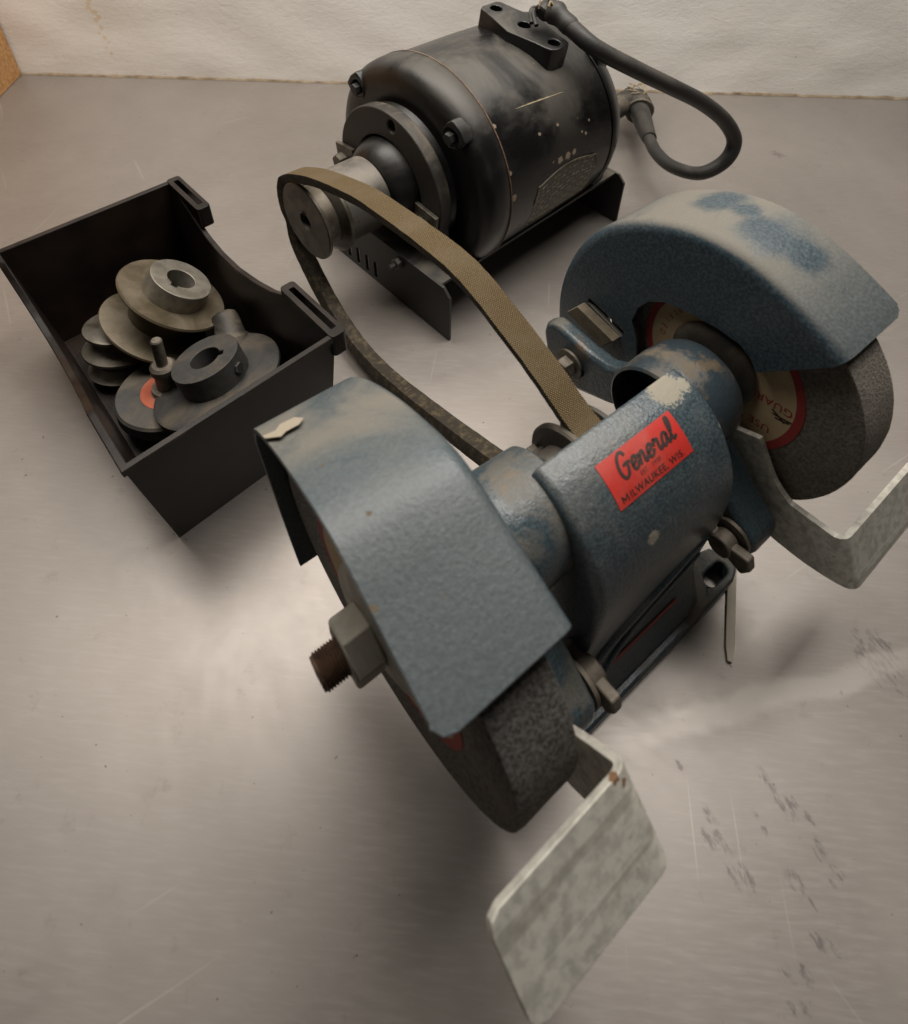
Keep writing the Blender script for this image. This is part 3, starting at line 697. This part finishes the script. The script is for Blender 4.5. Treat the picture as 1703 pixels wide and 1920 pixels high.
for s_ in (-1, 1):
    bm = bmesh.new(); ext(bm, [(0, 118), (14, 124), (30, 118), (50, 100), (62, 92), (64, 82), (56, 74), (40, 74), (10, 88)], None, s_ * 56, s_ * 79, uvz)
    finish('rest_arm', bm, 'hub', G, 40, bevel=4, seg=3)
    vb, zb = 51, 86
    bm = bmesh.new(); disc(bm, (s_ * 55.9, vb, zb), (-s_, 0, 0), 11, 2.4); finish('washer', bm, 'bolt', G, bevel=.4)
    bm = bmesh.new(); disc(bm, (s_ * 53.4, vb, zb), (-s_, 0, 0), 6.5, 9); 
    for q in (-1, 1):
        ext(bm, [(vb + q * 3, zb - 4), (vb + q * 14, zb - 9 + q * 2), (vb + q * 17, zb - 2 + q * 2), (vb + q * 14, zb + 5 + q * 2), (vb + q * 3, zb + 4)], None, s_ * 46, s_ * 52, uvz)
    finish('wing_screw', bm, 'bolt', G, 35, bevel=1.4, seg=2)
    bm = bmesh.new(); tube(bm, [Vector((s_ * 80, -vb, zb)), Vector((s_ * 50, -vb, zb))], 4.2, 12); finish('screw_shank', bm, 'rust', G)

# ------------------------------------------------------------------ motor
MO = thing('electric_motor', 'dusty black electric motor with scratched paint on a steel cradle', 'electric motor', (-97.54, 402.08, 0), .7557)
MZ = 109.1
bm = bmesh.new(); lathe(bm, [(111.6, 60), (111.6, 96.2), (112.4, 97), (180, 97), (249, 95.2), (250, 94.4), (250, 60)], 0, MZ, 128, closed=True)
finish('barrel', bm, 'barrel', MO, 30)
bm = bmesh.new(); lathe(bm, [(111, 60), (111, 98.2), (110, 99), (101, 98.8), (94, 97.8), (89, 95.2), (85.5, 91), (83.4, 85), (82.4, 78), (83, 62), (86, 50), (86, 20)], 0, MZ, 128)
bell = finish('front_bell', bm, 'black', MO, 40)
bm = bmesh.new(); lathe(bm, [(250.4, 60), (250.4, 95.8), (252, 96.4), (258, 95.5), (268, 91), (276, 83), (281, 70), (283, 50), (284, 0)], 0, MZ, 128)
finish('rear_bell', bm, 'black', MO, 40)
for k in range(4):
    a = R(46.5 + 90 * k); cv, cz = 85 * math.cos(a), MZ + 85 * math.sin(a)
    bm = bmesh.new(); rad = Vector((math.cos(a), math.sin(a))); tan = Vector((-rad.y, rad.x))
    ol = [(-11.5, 3), (-10, -5), (-6, -9.8), (0, -11.4), (6, -9.8), (10, -5), (11.5, 3), (10.5, 10.6), (0, 12.2), (-10.5, 10.6)]
    ext(bm, [(cv + tan.x * x + rad.x * y, cz + tan.y * x + rad.y * y) for x, y in ol], [[(cv + tan.x * x + rad.x * y, cz + tan.y * x + rad.y * y) for x, y in circ(0, -.6, 7.4, 20)]], 81.5, 97, uvz)
    finish('bolt_boss', bm, 'black', MO, 40, bevel=2, seg=3)
    hexbolt('through_bolt', MO, 'dark', (82.6, cv - rad.x, cz - rad.y), (-1, 0, 0), 5.4, 5, spin=.3 * k)
    bm = bmesh.new(); lathe(bm, [(252, 0), (252, 12.5), (268, 12), (276, 9), (278, 0)], 88 * math.cos(a + .1), MZ + 88 * math.sin(a + .1), 28)
    finish('rear_boss', bm, 'black', MO, 40)
bm = bmesh.new(); lathe(bm, [(110.2, 97), (110.2, 99.3), (111.4, 99.3), (111.4, 97)], 0, MZ, 128, closed=True); finish('seam', bm, 'rust', MO, 30)
# mounting ring, hub and stepped pulley
bm = bmesh.new(); hole = [(58 * math.cos(R(82)) + x, MZ + 57 * math.sin(R(82)) + y) for x, y in circ(0, 0, 5.6, 18)]
hole = [(8.5 + (x - 8.5) * .8, y) for x, y in hole]
ext(bm, circ(0, MZ, 67, 96), [circ(0, MZ, 42, 64), hole], 63.5, 75.5, uvz)
finish('mounting_ring', bm, 'brownblack', MO, 30, bevel=1.6, seg=2)
bm = bmesh.new(); lathe(bm, [(86, 66), (78, 62), (76.5, 44), (72, 41.5), (64, 40.5), (58, 39), (52, 36), (47, 32), (44, 26), (43, 10)], 0, MZ, 72)
finish('bearing_hub', bm, 'black', MO, 40)
bm = bmesh.new(); lathe(bm, [(44, 0), (44, 29.8), (43, 31), (5, 31), (4, 33.6), (2.5, 34.6), (0.5, 34.6), (-.5, 33.8), (-4, 26), (-13, 26), (-15.6, 32), (-16.2, 33), (-18.4, 33), (-19, 32.2), (-19, 7.6), (-12, 7.2), (-12, 0)], 0, MZ, 96)
pul = finish('drive_pulley', bm, ['pulley'], MO, 28)
for p_ in pul.data.polygons:
    if p_.center.x > 4.2 * K: p_.material_index = 1
pul.data.materials.append(M['steel'])
bm = bmesh.new(); ext(bm, [(-2.2, MZ + 6.4), (2.2, MZ + 6.4), (2.2, MZ + 10), (-2.2, MZ + 10)], None, -19.15, -16, uvz); finish('keyway', bm, 'hole', pul)
# clamp lugs on the ring
for cv, cz, tilt in ((-56, 107, 6), (51, 96, -6)):
    bm = bmesh.new(); c_, s_ = math.cos(R(tilt)), math.sin(R(tilt))
    ext(bm, [(cv + x * c_ - y * s_, cz + x * s_ + y * c_) for x, y in ((-13, -14), (13, -14), (13, 13), (-13, 13))], None, 59.4, 63.2, uvz)
    pl = finish('clamp_plate', bm, 'pulley', MO, bevel=.5)
    hexbolt('clamp_bolt', MO, 'pulley', (59.2, cv - 3, cz - 3), (-1, 0, 0), 8.4, 7.5, spin=.25)
# cradle: front plate with slots, top, rear plate, uprights
bm = bmesh.new()
ol = [(-96, .3), (96, .3), (96, 50), (88, 58), (-88, 58), (-96, 50)]
sl = [rrect(v_ - 2.2, 4.5, v_ + 2.2, 24, 1.0, 2) for v_ in (-45, -31, -17, -4)]
ext(bm, ol, sl, 46, 49, uvz); finish('cradle_plate', bm, 'dark', MO, bevel=.6)
bm = bmesh.new(); ext(bm, ol, [], 288, 291, uvz); finish('cradle_plate', bm, 'dark', MO, bevel=.6)
bm = bmesh.new(); box(bm, 46.4, 290.6, -84, 84, 54.5, 57.6); 
finish('cradle_deck', bm, 'dark', MO, bevel=.6)
for s_ in (-1, 1):
    bm = bmesh.new(); ext(bm, [(s_ * 40, 56), (s_ * 66, 56), (s_ * 66, 82), (s_ * 64, 100), (s_ * 46, 104), (s_ * 40, 84)], None, 65, 74, uvz); finish('cradle_upright', bm, 'dark', MO, bevel=1)
    bm = bmesh.new(); ext(bm, [(s_ * 20, 56), (s_ * 66, 56), (s_ * 66, 90), (s_ * 50, 100), (s_ * 20, 70)], None, 286, 274, uvz); finish('cradle_upright', bm, 'dark', MO, bevel=1)
hexbolt('cradle_bolt', MO, 'steel', (46, 32, 48), (-1, 0, 0), 5.5, 5, spin=.4)
bm = bmesh.new(); tube(bm, [Vector((46, -32, 48)), Vector((36, -32, 48))], 2.6, 10); finish('bolt_end', bm, 'steel', MO)
hexbolt('cradle_bolt', MO, 'dark', (291, 78, 22), (1, 0, 0), 5.5, 5)
# terminal pad on top
bm = bmesh.new(); phi = R(9)
PADU = 206
def padf(p, q, a):      # p across (along v), q along u, a height over the axis
    c_, s_ = math.cos(phi), math.sin(phi)
    return L(PADU + q, p * c_ + a * s_, MZ + a * c_ - p * s_)
ol = [(.84 * a, .9 * b) for a, b in [(-52, -9), (-49, -14), (-43, -15), (-30, -17), (0, -24), (30, -17), (43, -15), (49, -13), (52, -7), (52, 7), (49, 13), (43, 15), (30, 17), (0, 24), (-30, 17), (-43, 15), (-49, 14), (-52, 9)]]
ext(bm, ol, [circ(-34, 0, 5.4, 20), circ(34, 0, 5.4, 20), circ(0, 0, 5.6, 20)], 84, 106.5, padf)
finish('terminal_pad', bm, 'black', MO, 35, bevel=1.5, seg=3)
for q in (-34, 0, 34):
    bm = bmesh.new(); n_ = 20; 
    f_ = [bm.verts.new(padf(q + 5.8 * math.cos(2 * math.pi * i / n_), 5.8 * math.sin(2 * math.pi * i / n_), 98)) for i in range(n_)]; bm.faces.new(f_)
    finish('pad_hole', bm, 'hole', MO)
# nameplate wrapped on the barrel
bm = bmesh.new(); uvl = bm.loops.layers.uv.new('UVMap'); uvs = {}
def onb(u, th, off): r = 96.6 + off; return L(u, r * math.sin(R(th)), MZ + r * math.cos(R(th)))
cols = []; NU = 26
for i in range(NU + 1):
    x = i / NU; u = 143 + 84 * x
    top = 87 - 4.2 * math.sin(math.pi * min(max((x - .06) / .88, 0), 1)); bot = 113.5 + 1.2 * math.sin(math.pi * x)
    if x < .05: top += 8 * (1 - x / .05); bot -= 2
    if x > .95: top += 5 * ((x - .95) / .05); bot -= 4 * ((x - .95) / .05)
    col_ = []
    for j in range(7):
        th = top + (bot - top) * j / 6; v_ = bm.verts.new(onb(u, th, .55)); uvs[v_] = (x, 1 - j / 6); col_.append(v_)
    cols.append(col_)
for a, b in zip(cols, cols[1:]):
    for j in range(6): bm.faces.new((a[j], a[j + 1], b[j + 1], b[j]))
for f_ in bm.faces:
    for lp in f_.loops: lp[uvl].uv = uvs[lp.vert]
npl = finish('nameplate', bm, 'nameplate', MO, 60, recalc=False)
bm = bmesh.new(); loop = [c_[0].copy() for c_ in []]
rim = [onb(143 + 84 * i / NU, [87 - 4.2 * math.sin(math.pi * min(max((i / NU - .06) / .88, 0), 1)) + (8 if i == 0 else 0) + (5 if i == NU else 0)][0], .7) / K for i in range(NU + 1)]
rim += [onb(227 - 84 * i / NU, 113.5 + 1.2 * math.sin(math.pi * i / NU) - (4 if i == 0 else 0) - (2 if i == NU else 0), .7) / K for i in range(NU + 1)]
tube(bm, rim + [rim[0]], .6, 6, cap=False); finish('rim', bm, 'pulley', npl)
# long scratch
bm = bmesh.new(); rws = []
for i in range(15):
    k = i / 14; w_ = .25 * math.sin(math.pi * k) + .08 + .55 * random.random() * math.sin(math.pi * k)
    rws.append((bm.verts.new(onb(141 + 57 * k, 45 + 2.7 * k - w_, .35 + .1)), bm.verts.new(onb(141 + 57 * k, 45 + 2.7 * k + w_ * .4, .35 + .1))))
for a, b in zip(rws, rws[1:]): bm.faces.new((a[0], a[1], b[1], b[0]))
finish('scratch', bm, 'copper', MO, recalc=False)
# power cord: from the pad, out in a loop, back to a taped end behind the motor (world points -> motor space)
def wpt(q, z):
    x, y = q; d = fw + r2 * ((x - CX) / F_PX) - u2 * ((y - CY) / F_PX); c = Vector((0, 0, CAM_H)); return c + d * ((z - CAM_H) / d.z)
mi = Matrix.Rotation(-.7557, 4, 'Z')
def tom(p_): return mi @ (p_ - Vector((-97.54, 402.08, 0)))
CP = [((1014, 27), 224), ((1030, 17), 227), ((1046, 28), 225), ((1078, 58), 217), ((1120, 92), 206), ((1200, 134), 186), ((1262, 164), 168), ((1318, 193), 147), ((1360, 228), 122), ((1377, 266), 98), ((1358, 303), 78), ((1312, 325), 62), ((1262, 313), 50), ((1232, 288), 44), ((1218, 262), 40), ((1210, 244), 38)]
cpts = [tom(wpt(q, z)) for q, z in CP]
bm = bmesh.new(); tube(bm, spline(cpts[2:], 8), lambda s_: 7.6 - .8 * s_, 20)
cord = finish('power_cord', bm, 'rubber', MO, 60)
bm = bmesh.new(); bp = [tom(wpt(q, z)) for q, z in (((1218, 260), 40), ((1211, 243), 38), ((1204, 222), 36), ((1197, 204), 34))]
tube(bm, spline(bp, 5), lambda s_: 8.2 + 5 * s_, 20); finish('boot', bm, 'rubber', cord)
bm = bmesh.new(); bp = [tom(wpt(q, z)) for q, z in (((1200, 210), 34), ((1196, 198), 34), ((1190, 186), 35), ((1176, 188), 36), ((1160, 200), 40), ((1140, 214), 50))]
tube(bm, spline(bp, 5), lambda s_: 17 - 5 * s_ + 1.3 * math.sin(40 * s_), 16); finish('taped_splice', bm, 'brownblack', cord)
for k in range(4):
    bm = bmesh.new(); c0 = bp[2] + Vector((4 * k - 6, 2 * k - 3, 0))
    tube(bm, [c0 + Vector((18 * math.cos(t_) * .55, 18 * math.sin(t_) * .55 + 2 * math.sin(3 * t_ + k), 15 + 3 * math.sin(2 * t_ + k))) for t_ in [i * .35 + k for i in range(16)]], .7, 6); finish('thread', bm, 'copper', cord)
bm = bmesh.new(); tube(bm, spline(cpts[:4], 6), lambda s_: 6.5 + 3.5 * math.sin(math.pi * s_) + .8 * math.sin(23 * s_), 14)
finish('frayed_end', bm, 'rubber', cord)
for k in range(7):
    bm = bmesh.new(); a0 = cpts[0].lerp(cpts[2], k / 6) + Vector((random.uniform(-3, 3), random.uniform(-3, 3), 5))
    b0 = a0 + Vector((random.uniform(-14, 6), random.uniform(-10, 14), random.uniform(-3, 9)))
    tube(bm, spline([a0, a0.lerp(b0, .5) + Vector((0, 0, 5)), b0], 5), .9, 6); finish('strand', bm, 'copper', cord)
for k, dq in enumerate(((-6, -3), (3, 6))):
    bm = bmesh.new(); s0 = tom(wpt((1000 + dq[0] * .4, 26 + dq[1] * .5), 221)); s1 = tom(wpt((1003 + dq[0], 45 + dq[1] * .5), 218))
    tube(bm, spline([cpts[1], s0 + Vector((0, 0, 4)), s1], 6), 2, 8); finish('lead_wire', bm, 'rubber', cord)

# ------------------------------------------------------------------ V-belt
def g2w(u, v_, z_):
    a = .6348; return Vector((74.66 + u * math.cos(a) + v_ * math.sin(a), 168.28 + u * math.sin(a) - v_ * math.cos(a), z_))
def m2w(u, v_, z_):
    a = .7557; return Vector((-97.54 + u * math.cos(a) + v_ * math.sin(a), 402.08 + u * math.sin(a) - v_ * math.cos(a), z_))
UM, UG, RM_, RG_ = -11.0, -9.6, 41.0, 25.0
pts = []
for a in range(140, 216, 12):                         # over the motor pulley, from top to lower left
    pts.append(m2w(UM, RM_ * math.cos(R(a)), MZ + RM_ * math.sin(R(a))))
low = [(-321, 66), (-305, 47.5), (-284, 31), (-260, 18.5), (-230, 12.5), (-194, 16), (-157, 27), (-112, 45), (-79, 59), (-52, 71.5), (-32, 88), (-18, 108)]
for k, (v_, z_) in enumerate(low): pts.append(g2w(-15.5 + 5.9 * k / (len(low) - 1), v_, z_))
for a in range(-70, 91, 16): pts.append(g2w(UG, RG_ * math.cos(R(a)), HZ + RG_ * math.sin(R(a))))
upp = [(-6, 171), (-12, 173.5), (-18, 176.5), (-28.5, 182), (-45, 188.5), (-63, 194.5), (-81.5, 200), (-102, 202.5), (-135, 199.5), (-167, 194.7), (-192, 190.5), (-218, 183), (-246, 173.5), (-268, 165), (-287, 156), (-304, 147)]
for k, (v_, z_) in enumerate(upp): pts.append(g2w(UG - 5.0 * (k + 1) / len(upp), v_, z_))
PB = spline(pts, 5, closed=True); n = len(PB)
ctr = sum(PB, Vector()) / n
bm = bmesh.new(); uvl = bm.loops.layers.uv.new('UVMap'); rings = []; dist = [0.]
for i in range(n): dist.append(dist[-1] + (PB[(i + 1) % n] - PB[i]).length)
sideA = Vector((math.cos(.69), math.sin(.69), 0))
for i in range(n):
    t = (PB[(i + 1) % n] - PB[i - 1]).normalized(); s_ = (sideA - t * sideA.dot(t)).normalized(); o_ = t.cross(s_)
    o_ = -o_
    fray = .35 * mn.noise(PB[i] * .35)
    wo, wi, th = 7.7 + fray, 4.8 + fray, 9.0
    rings.append([bm.verts.new((PB[i] + s_ * a + o_ * b) * K) for a, b in ((-wo, .0), (wo, .0), (wo, -2), (wi, -th), (-wi, -th), (-wo, -2))])
for i in range(n):
    a, b = rings[i], rings[(i + 1) % n]
    for k in range(6):
        f_ = bm.faces.new((a[k], a[(k + 1) % 6], b[(k + 1) % 6], b[k]))
        f_.material_index = 0 if k == 0 else 1
        wds = [(0, 17.2), (0, 2), (0, 8), (0, 10.8), (0, 8), (0, 2)][k]
        for lp, (x, y) in zip(f_.loops, ((dist[i], wds[0]), (dist[i], wds[1]), (dist[i + 1], wds[1]), (dist[i + 1], wds[0]))): lp[uvl].uv = (x * K, y * K)
bo = finish('drive_belt', bm, ['belt', 'belt_side'], None, 30)
bo['label'] = 'tan woven V-belt looped slackly from the motor pulley to the grinder'; bo['category'] = 'belt'

# ------------------------------------------------------------------ parts bin
B = thing('parts_bin', 'dark brown plastic bin with dipped sides holding old pulleys', 'bin', (-339.81, 356.04, 0), .7692)
WD, LD, HD, TD, TH = 138.2, 241., 103., 9., 3.2
def rimh(l, side):
    if side in ('b', 'f'): return HD
    c = [(0, 103), (14, 102), (26, 95), (45, 86), (62, 79), (84, 75.5), (110, 76), (140, 82), (166, 90), (178, 96), (190, 102), (241, 103)]
    for (a, b), (d, e) in zip(c, c[1:]):
        if l <= d: 
            t = (l - a) / (d - a); t = t * t * (3 - 2 * t) if False else t
            return b + (e - b) * t
    return HD
per = []
NL = 48
for i in range(NL): per.append((0, LD * i / NL, 'l'))
for i in range(8): per.append((WD * i / 8, LD, 'f'))
for i in range(NL): per.append((WD, LD - LD * i / NL, 'r'))
for i in range(8): per.append((WD - WD * i / 8, 0, 'b'))
def ins(w_, l_, d):
    return (min(max(w_, d), WD - d), min(max(l_, d), LD - d))
def lip(w_, l_, d):
    return (WD / 2 + (w_ - WD / 2) * (1 - d / (WD / 2)), LD / 2 + (l_ - LD / 2) * (1 - d / (LD / 2)))
bm = bmesh.new(); lv = []
for w_, l_, sd in per:
    h = rimh(l_, sd); d = TD * (1 - h / HD)
    ring = []
    for hh, dd in ((0, TD), (h - 5, d + TD * 5 / HD), (h - 5, d - 1.0), (h - .6, d - 1.4), (h, d - .8), (h, d + TH - .6), (h - .6, d + TH), (TH, TD + TH)):
        a, b = lip(w_, l_, dd); ring.append(bm.verts.new(L(a, b, hh)))
    lv.append(ring)
m_ = len(lv)
for i in range(m_):
    a, b = lv[i], lv[(i + 1) % m_]
    for k in range(7): bm.faces.new((a[k], a[k + 1], b[k + 1], b[k]))
bm.faces.new([r_[0] for r_ in lv]); bm.faces.new([r_[-1] for r_ in lv])
finish('shell', bm, 'bin', B, 32)
bm = bmesh.new()
for k in range(52):
    w_ = 15 + k * 2.1
    box(bm, w_, w_ + 1.0, 14, LD - 14, TH - .1, TH + .8)
o = finish('floor_ribs', bm, 'bin', B); o['kind'] = 'stuff'
for l0, l1 in ((-2, 57), (179, 243)):
    bm = bmesh.new()
    ext(bm, rrect(WD - 3.5, l0, WD + 8, l1, 3, 4), [rrect(WD + .6, l0 + 6, WD + 4.8, l1 - 7, 1, 3)], HD - 18, HD + .8, uva)
    finish('label_slot', bm, 'bin', B, bevel=.6)

GRP = 'old pulleys and fittings lying in the bin'
def bin_thing(name, label, cat, w_, l_, z_, nrm, spin=0.):
    """thing in the bin; nrm = axis direction in bin coordinates (w, l, z)"""
    o = thing(name, label, cat)
    a = .7692; ex = Vector((math.cos(a), math.sin(a), 0)); el = Vector((math.sin(a), -math.cos(a), 0))
    p_ = Vector((-339.81, 356.04, 0)) + ex * w_ + el * l_ + Vector((0, 0, z_)); o.location = p_ * K
    nv = (ex * nrm[0] + el * nrm[1] + Vector((0, 0, nrm[2]))).normalized()
    o.rotation_mode = 'QUATERNION'; o.rotation_quaternion = Vector((0, 0, 1)).rotation_difference(nv) @ Matrix.Rotation(spin, 3, 'Z').to_quaternion()
    return o
def keyed_hub(bm, r, z0, z1, bore, ang): ext(bm, circ(0, 0, r, 56), [keyed(0, 0, bore, ang, 4.4, 3.2)], z0, z1, uva)
# big tarnished V pulley
p1 = bin_thing('belt_pulley', 'tarnished brassy V-belt pulley with wide hub leaning against the back of the bin', 'pulley', 82, 86, 54, (.72, .22, 1.0), 1.0)
bm = bmesh.new(); lathe(bm, [(-25, 12), (-25, 41), (-23.5, 42.3), (-22, 42), (-15, 24), (4, 24), (9, 41.5), (10.5, 42.3), (12, 41.5), (11.5, 22), (11.5, 12)], seg=96, closed=True, frame=zfr(0, 0))
finish('rim', bm, 'brass', p1, 30)
bm = bmesh.new(); keyed_hub(bm, 24, 11, 27, 10.8, 2.7); finish('hub', bm, 'bare', p1, 30, bevel=.8)
bm = bmesh.new(); f_ = [bm.verts.new(L(10.2 * math.cos(t_ * .3), 10.2 * math.sin(t_ * .3), 13)) for t_ in range(21)]; bm.faces.new(f_); finish('bore', bm, 'hole', p1)
# small stepped pulley behind it
p2 = bin_thing('stepped_pulley', 'small dark stepped pulley half hidden in the shade beneath the brassy pulley', 'pulley', 42, 74, 26, (.25, -.1, 1.0), 0)
bm = bmesh.new(); lathe(bm, [(-20, 0), (-20, 24), (-18.5, 25), (-12, 17), (-6, 17), (-1, 27), (1, 27), (7, 19), (13, 19), (18, 25), (20, 25), (21, 23), (21, 0)], seg=64, frame=zfr(0, 0))
finish('rim', bm, 'pulley', p2, 30)
# black hub pulley
p3 = bin_thing('flanged_pulley', 'black flanged pulley with a tall keyed hub at the front of the bin', 'pulley', 80, 169, 35, (-.118, -.29, 1.0), 0)
bm = bmesh.new(); lathe(bm, [(-16, 10), (-16, 33), (-14, 34), (-8, 26), (-3, 26), (3, 46), (4.5, 47.3), (6.5, 47), (7.5, 45), (8, 25), (8, 10)], seg=96, closed=True, frame=zfr(0, 0))
finish('rim', bm, 'grey_iron', p3, 30)
bm = bmesh.new(); keyed_hub(bm, 24.5, 7.5, 27, 10.6, -.2); finish('hub', bm, 'grey_iron', p3, 30, bevel=1)
bm = bmesh.new(); f_ = [bm.verts.new(L(10 * math.cos(t_ * .3), 10 * math.sin(t_ * .3), 9)) for t_ in range(21)]; bm.faces.new(f_); finish('bore', bm, 'hole', p3)
hexbolt('set_screw', p3, 'black_iron', (23.2, 6, 17), (1, .2, 0), 4.5, 2.5)
# sanding disc on an arbor
p4 = bin_thing('arbor_disc', 'grey abrasive disc with an orange ring on an upright steel arbor', 'abrasive disc', 51, 140, 22, (.10, -.05, 1.0), 0)
bm = bmesh.new(); lathe(bm, [(-8, 5), (-8, 35), (-6, 37.5), (3, 37.5), (5, 36), (5, 5)], seg=72, closed=True, frame=zfr(0, 0)); finish('disc', bm, 'grey_iron', p4, 30)
bm = bmesh.new(); lathe(bm, [(5, 12), (5.4, 12), (5.4, 19.5), (5, 19.5)], seg=64, closed=True, frame=zfr(0, 0)); finish('orange_ring', bm, 'orange', p4, 30)
bm = bmesh.new(); lathe(bm, [(4, 0), (4, 11), (9, 11), (9, 7.5), (24, 7.5), (24, 9), (29, 9), (31, 7), (31, 4), (53, 4), (54, 3.2), (54, 0)], seg=32, frame=zfr(0, 0)); finish('arbor', bm, 'bolt', p4, 30)
# loose stub behind the black pulley
p5 = bin_thing('shaft_stub', 'short brown rounded stub lying against the right side of the bin', 'metal stub', 108, 132, 36, (.2, -.75, .65), 0)
bm = bmesh.new(); lathe(bm, [(-18, 0), (-18, 15), (-4, 15), (0, 11.5), (14, 10.5), (18, 9), (20, 5), (20.5, 0)], seg=40, frame=zfr(0, 0)); finish('stub', bm, 'brownblack', p5, 40)

# ------------------------------------------------------------------ pale stick on the table beside the grinder foot
st = thing('wooden_stick', 'thin pale wooden stick with a tapered end lying on the table by the grinder foot', 'stick', tuple(g2w(47, 83.5, 0)), .6348)
bm = bmesh.new(); dv = Vector((112.5 - 47, 40.5 - 83.5)).normalized(); nn = Vector((-dv.y, dv.x))
ol = [(0, -1.4), (8, -2.6), (150, -3), (150, 3), (8, 2.4), (0, 1.2)]
ext(bm, [(dv.x * x + nn.x * y, dv.y * x + nn.y * y) for x, y in ol], None, .2, 2.6, uva)
finish('shaft', bm, 'pale_wood', st, bevel=.4)
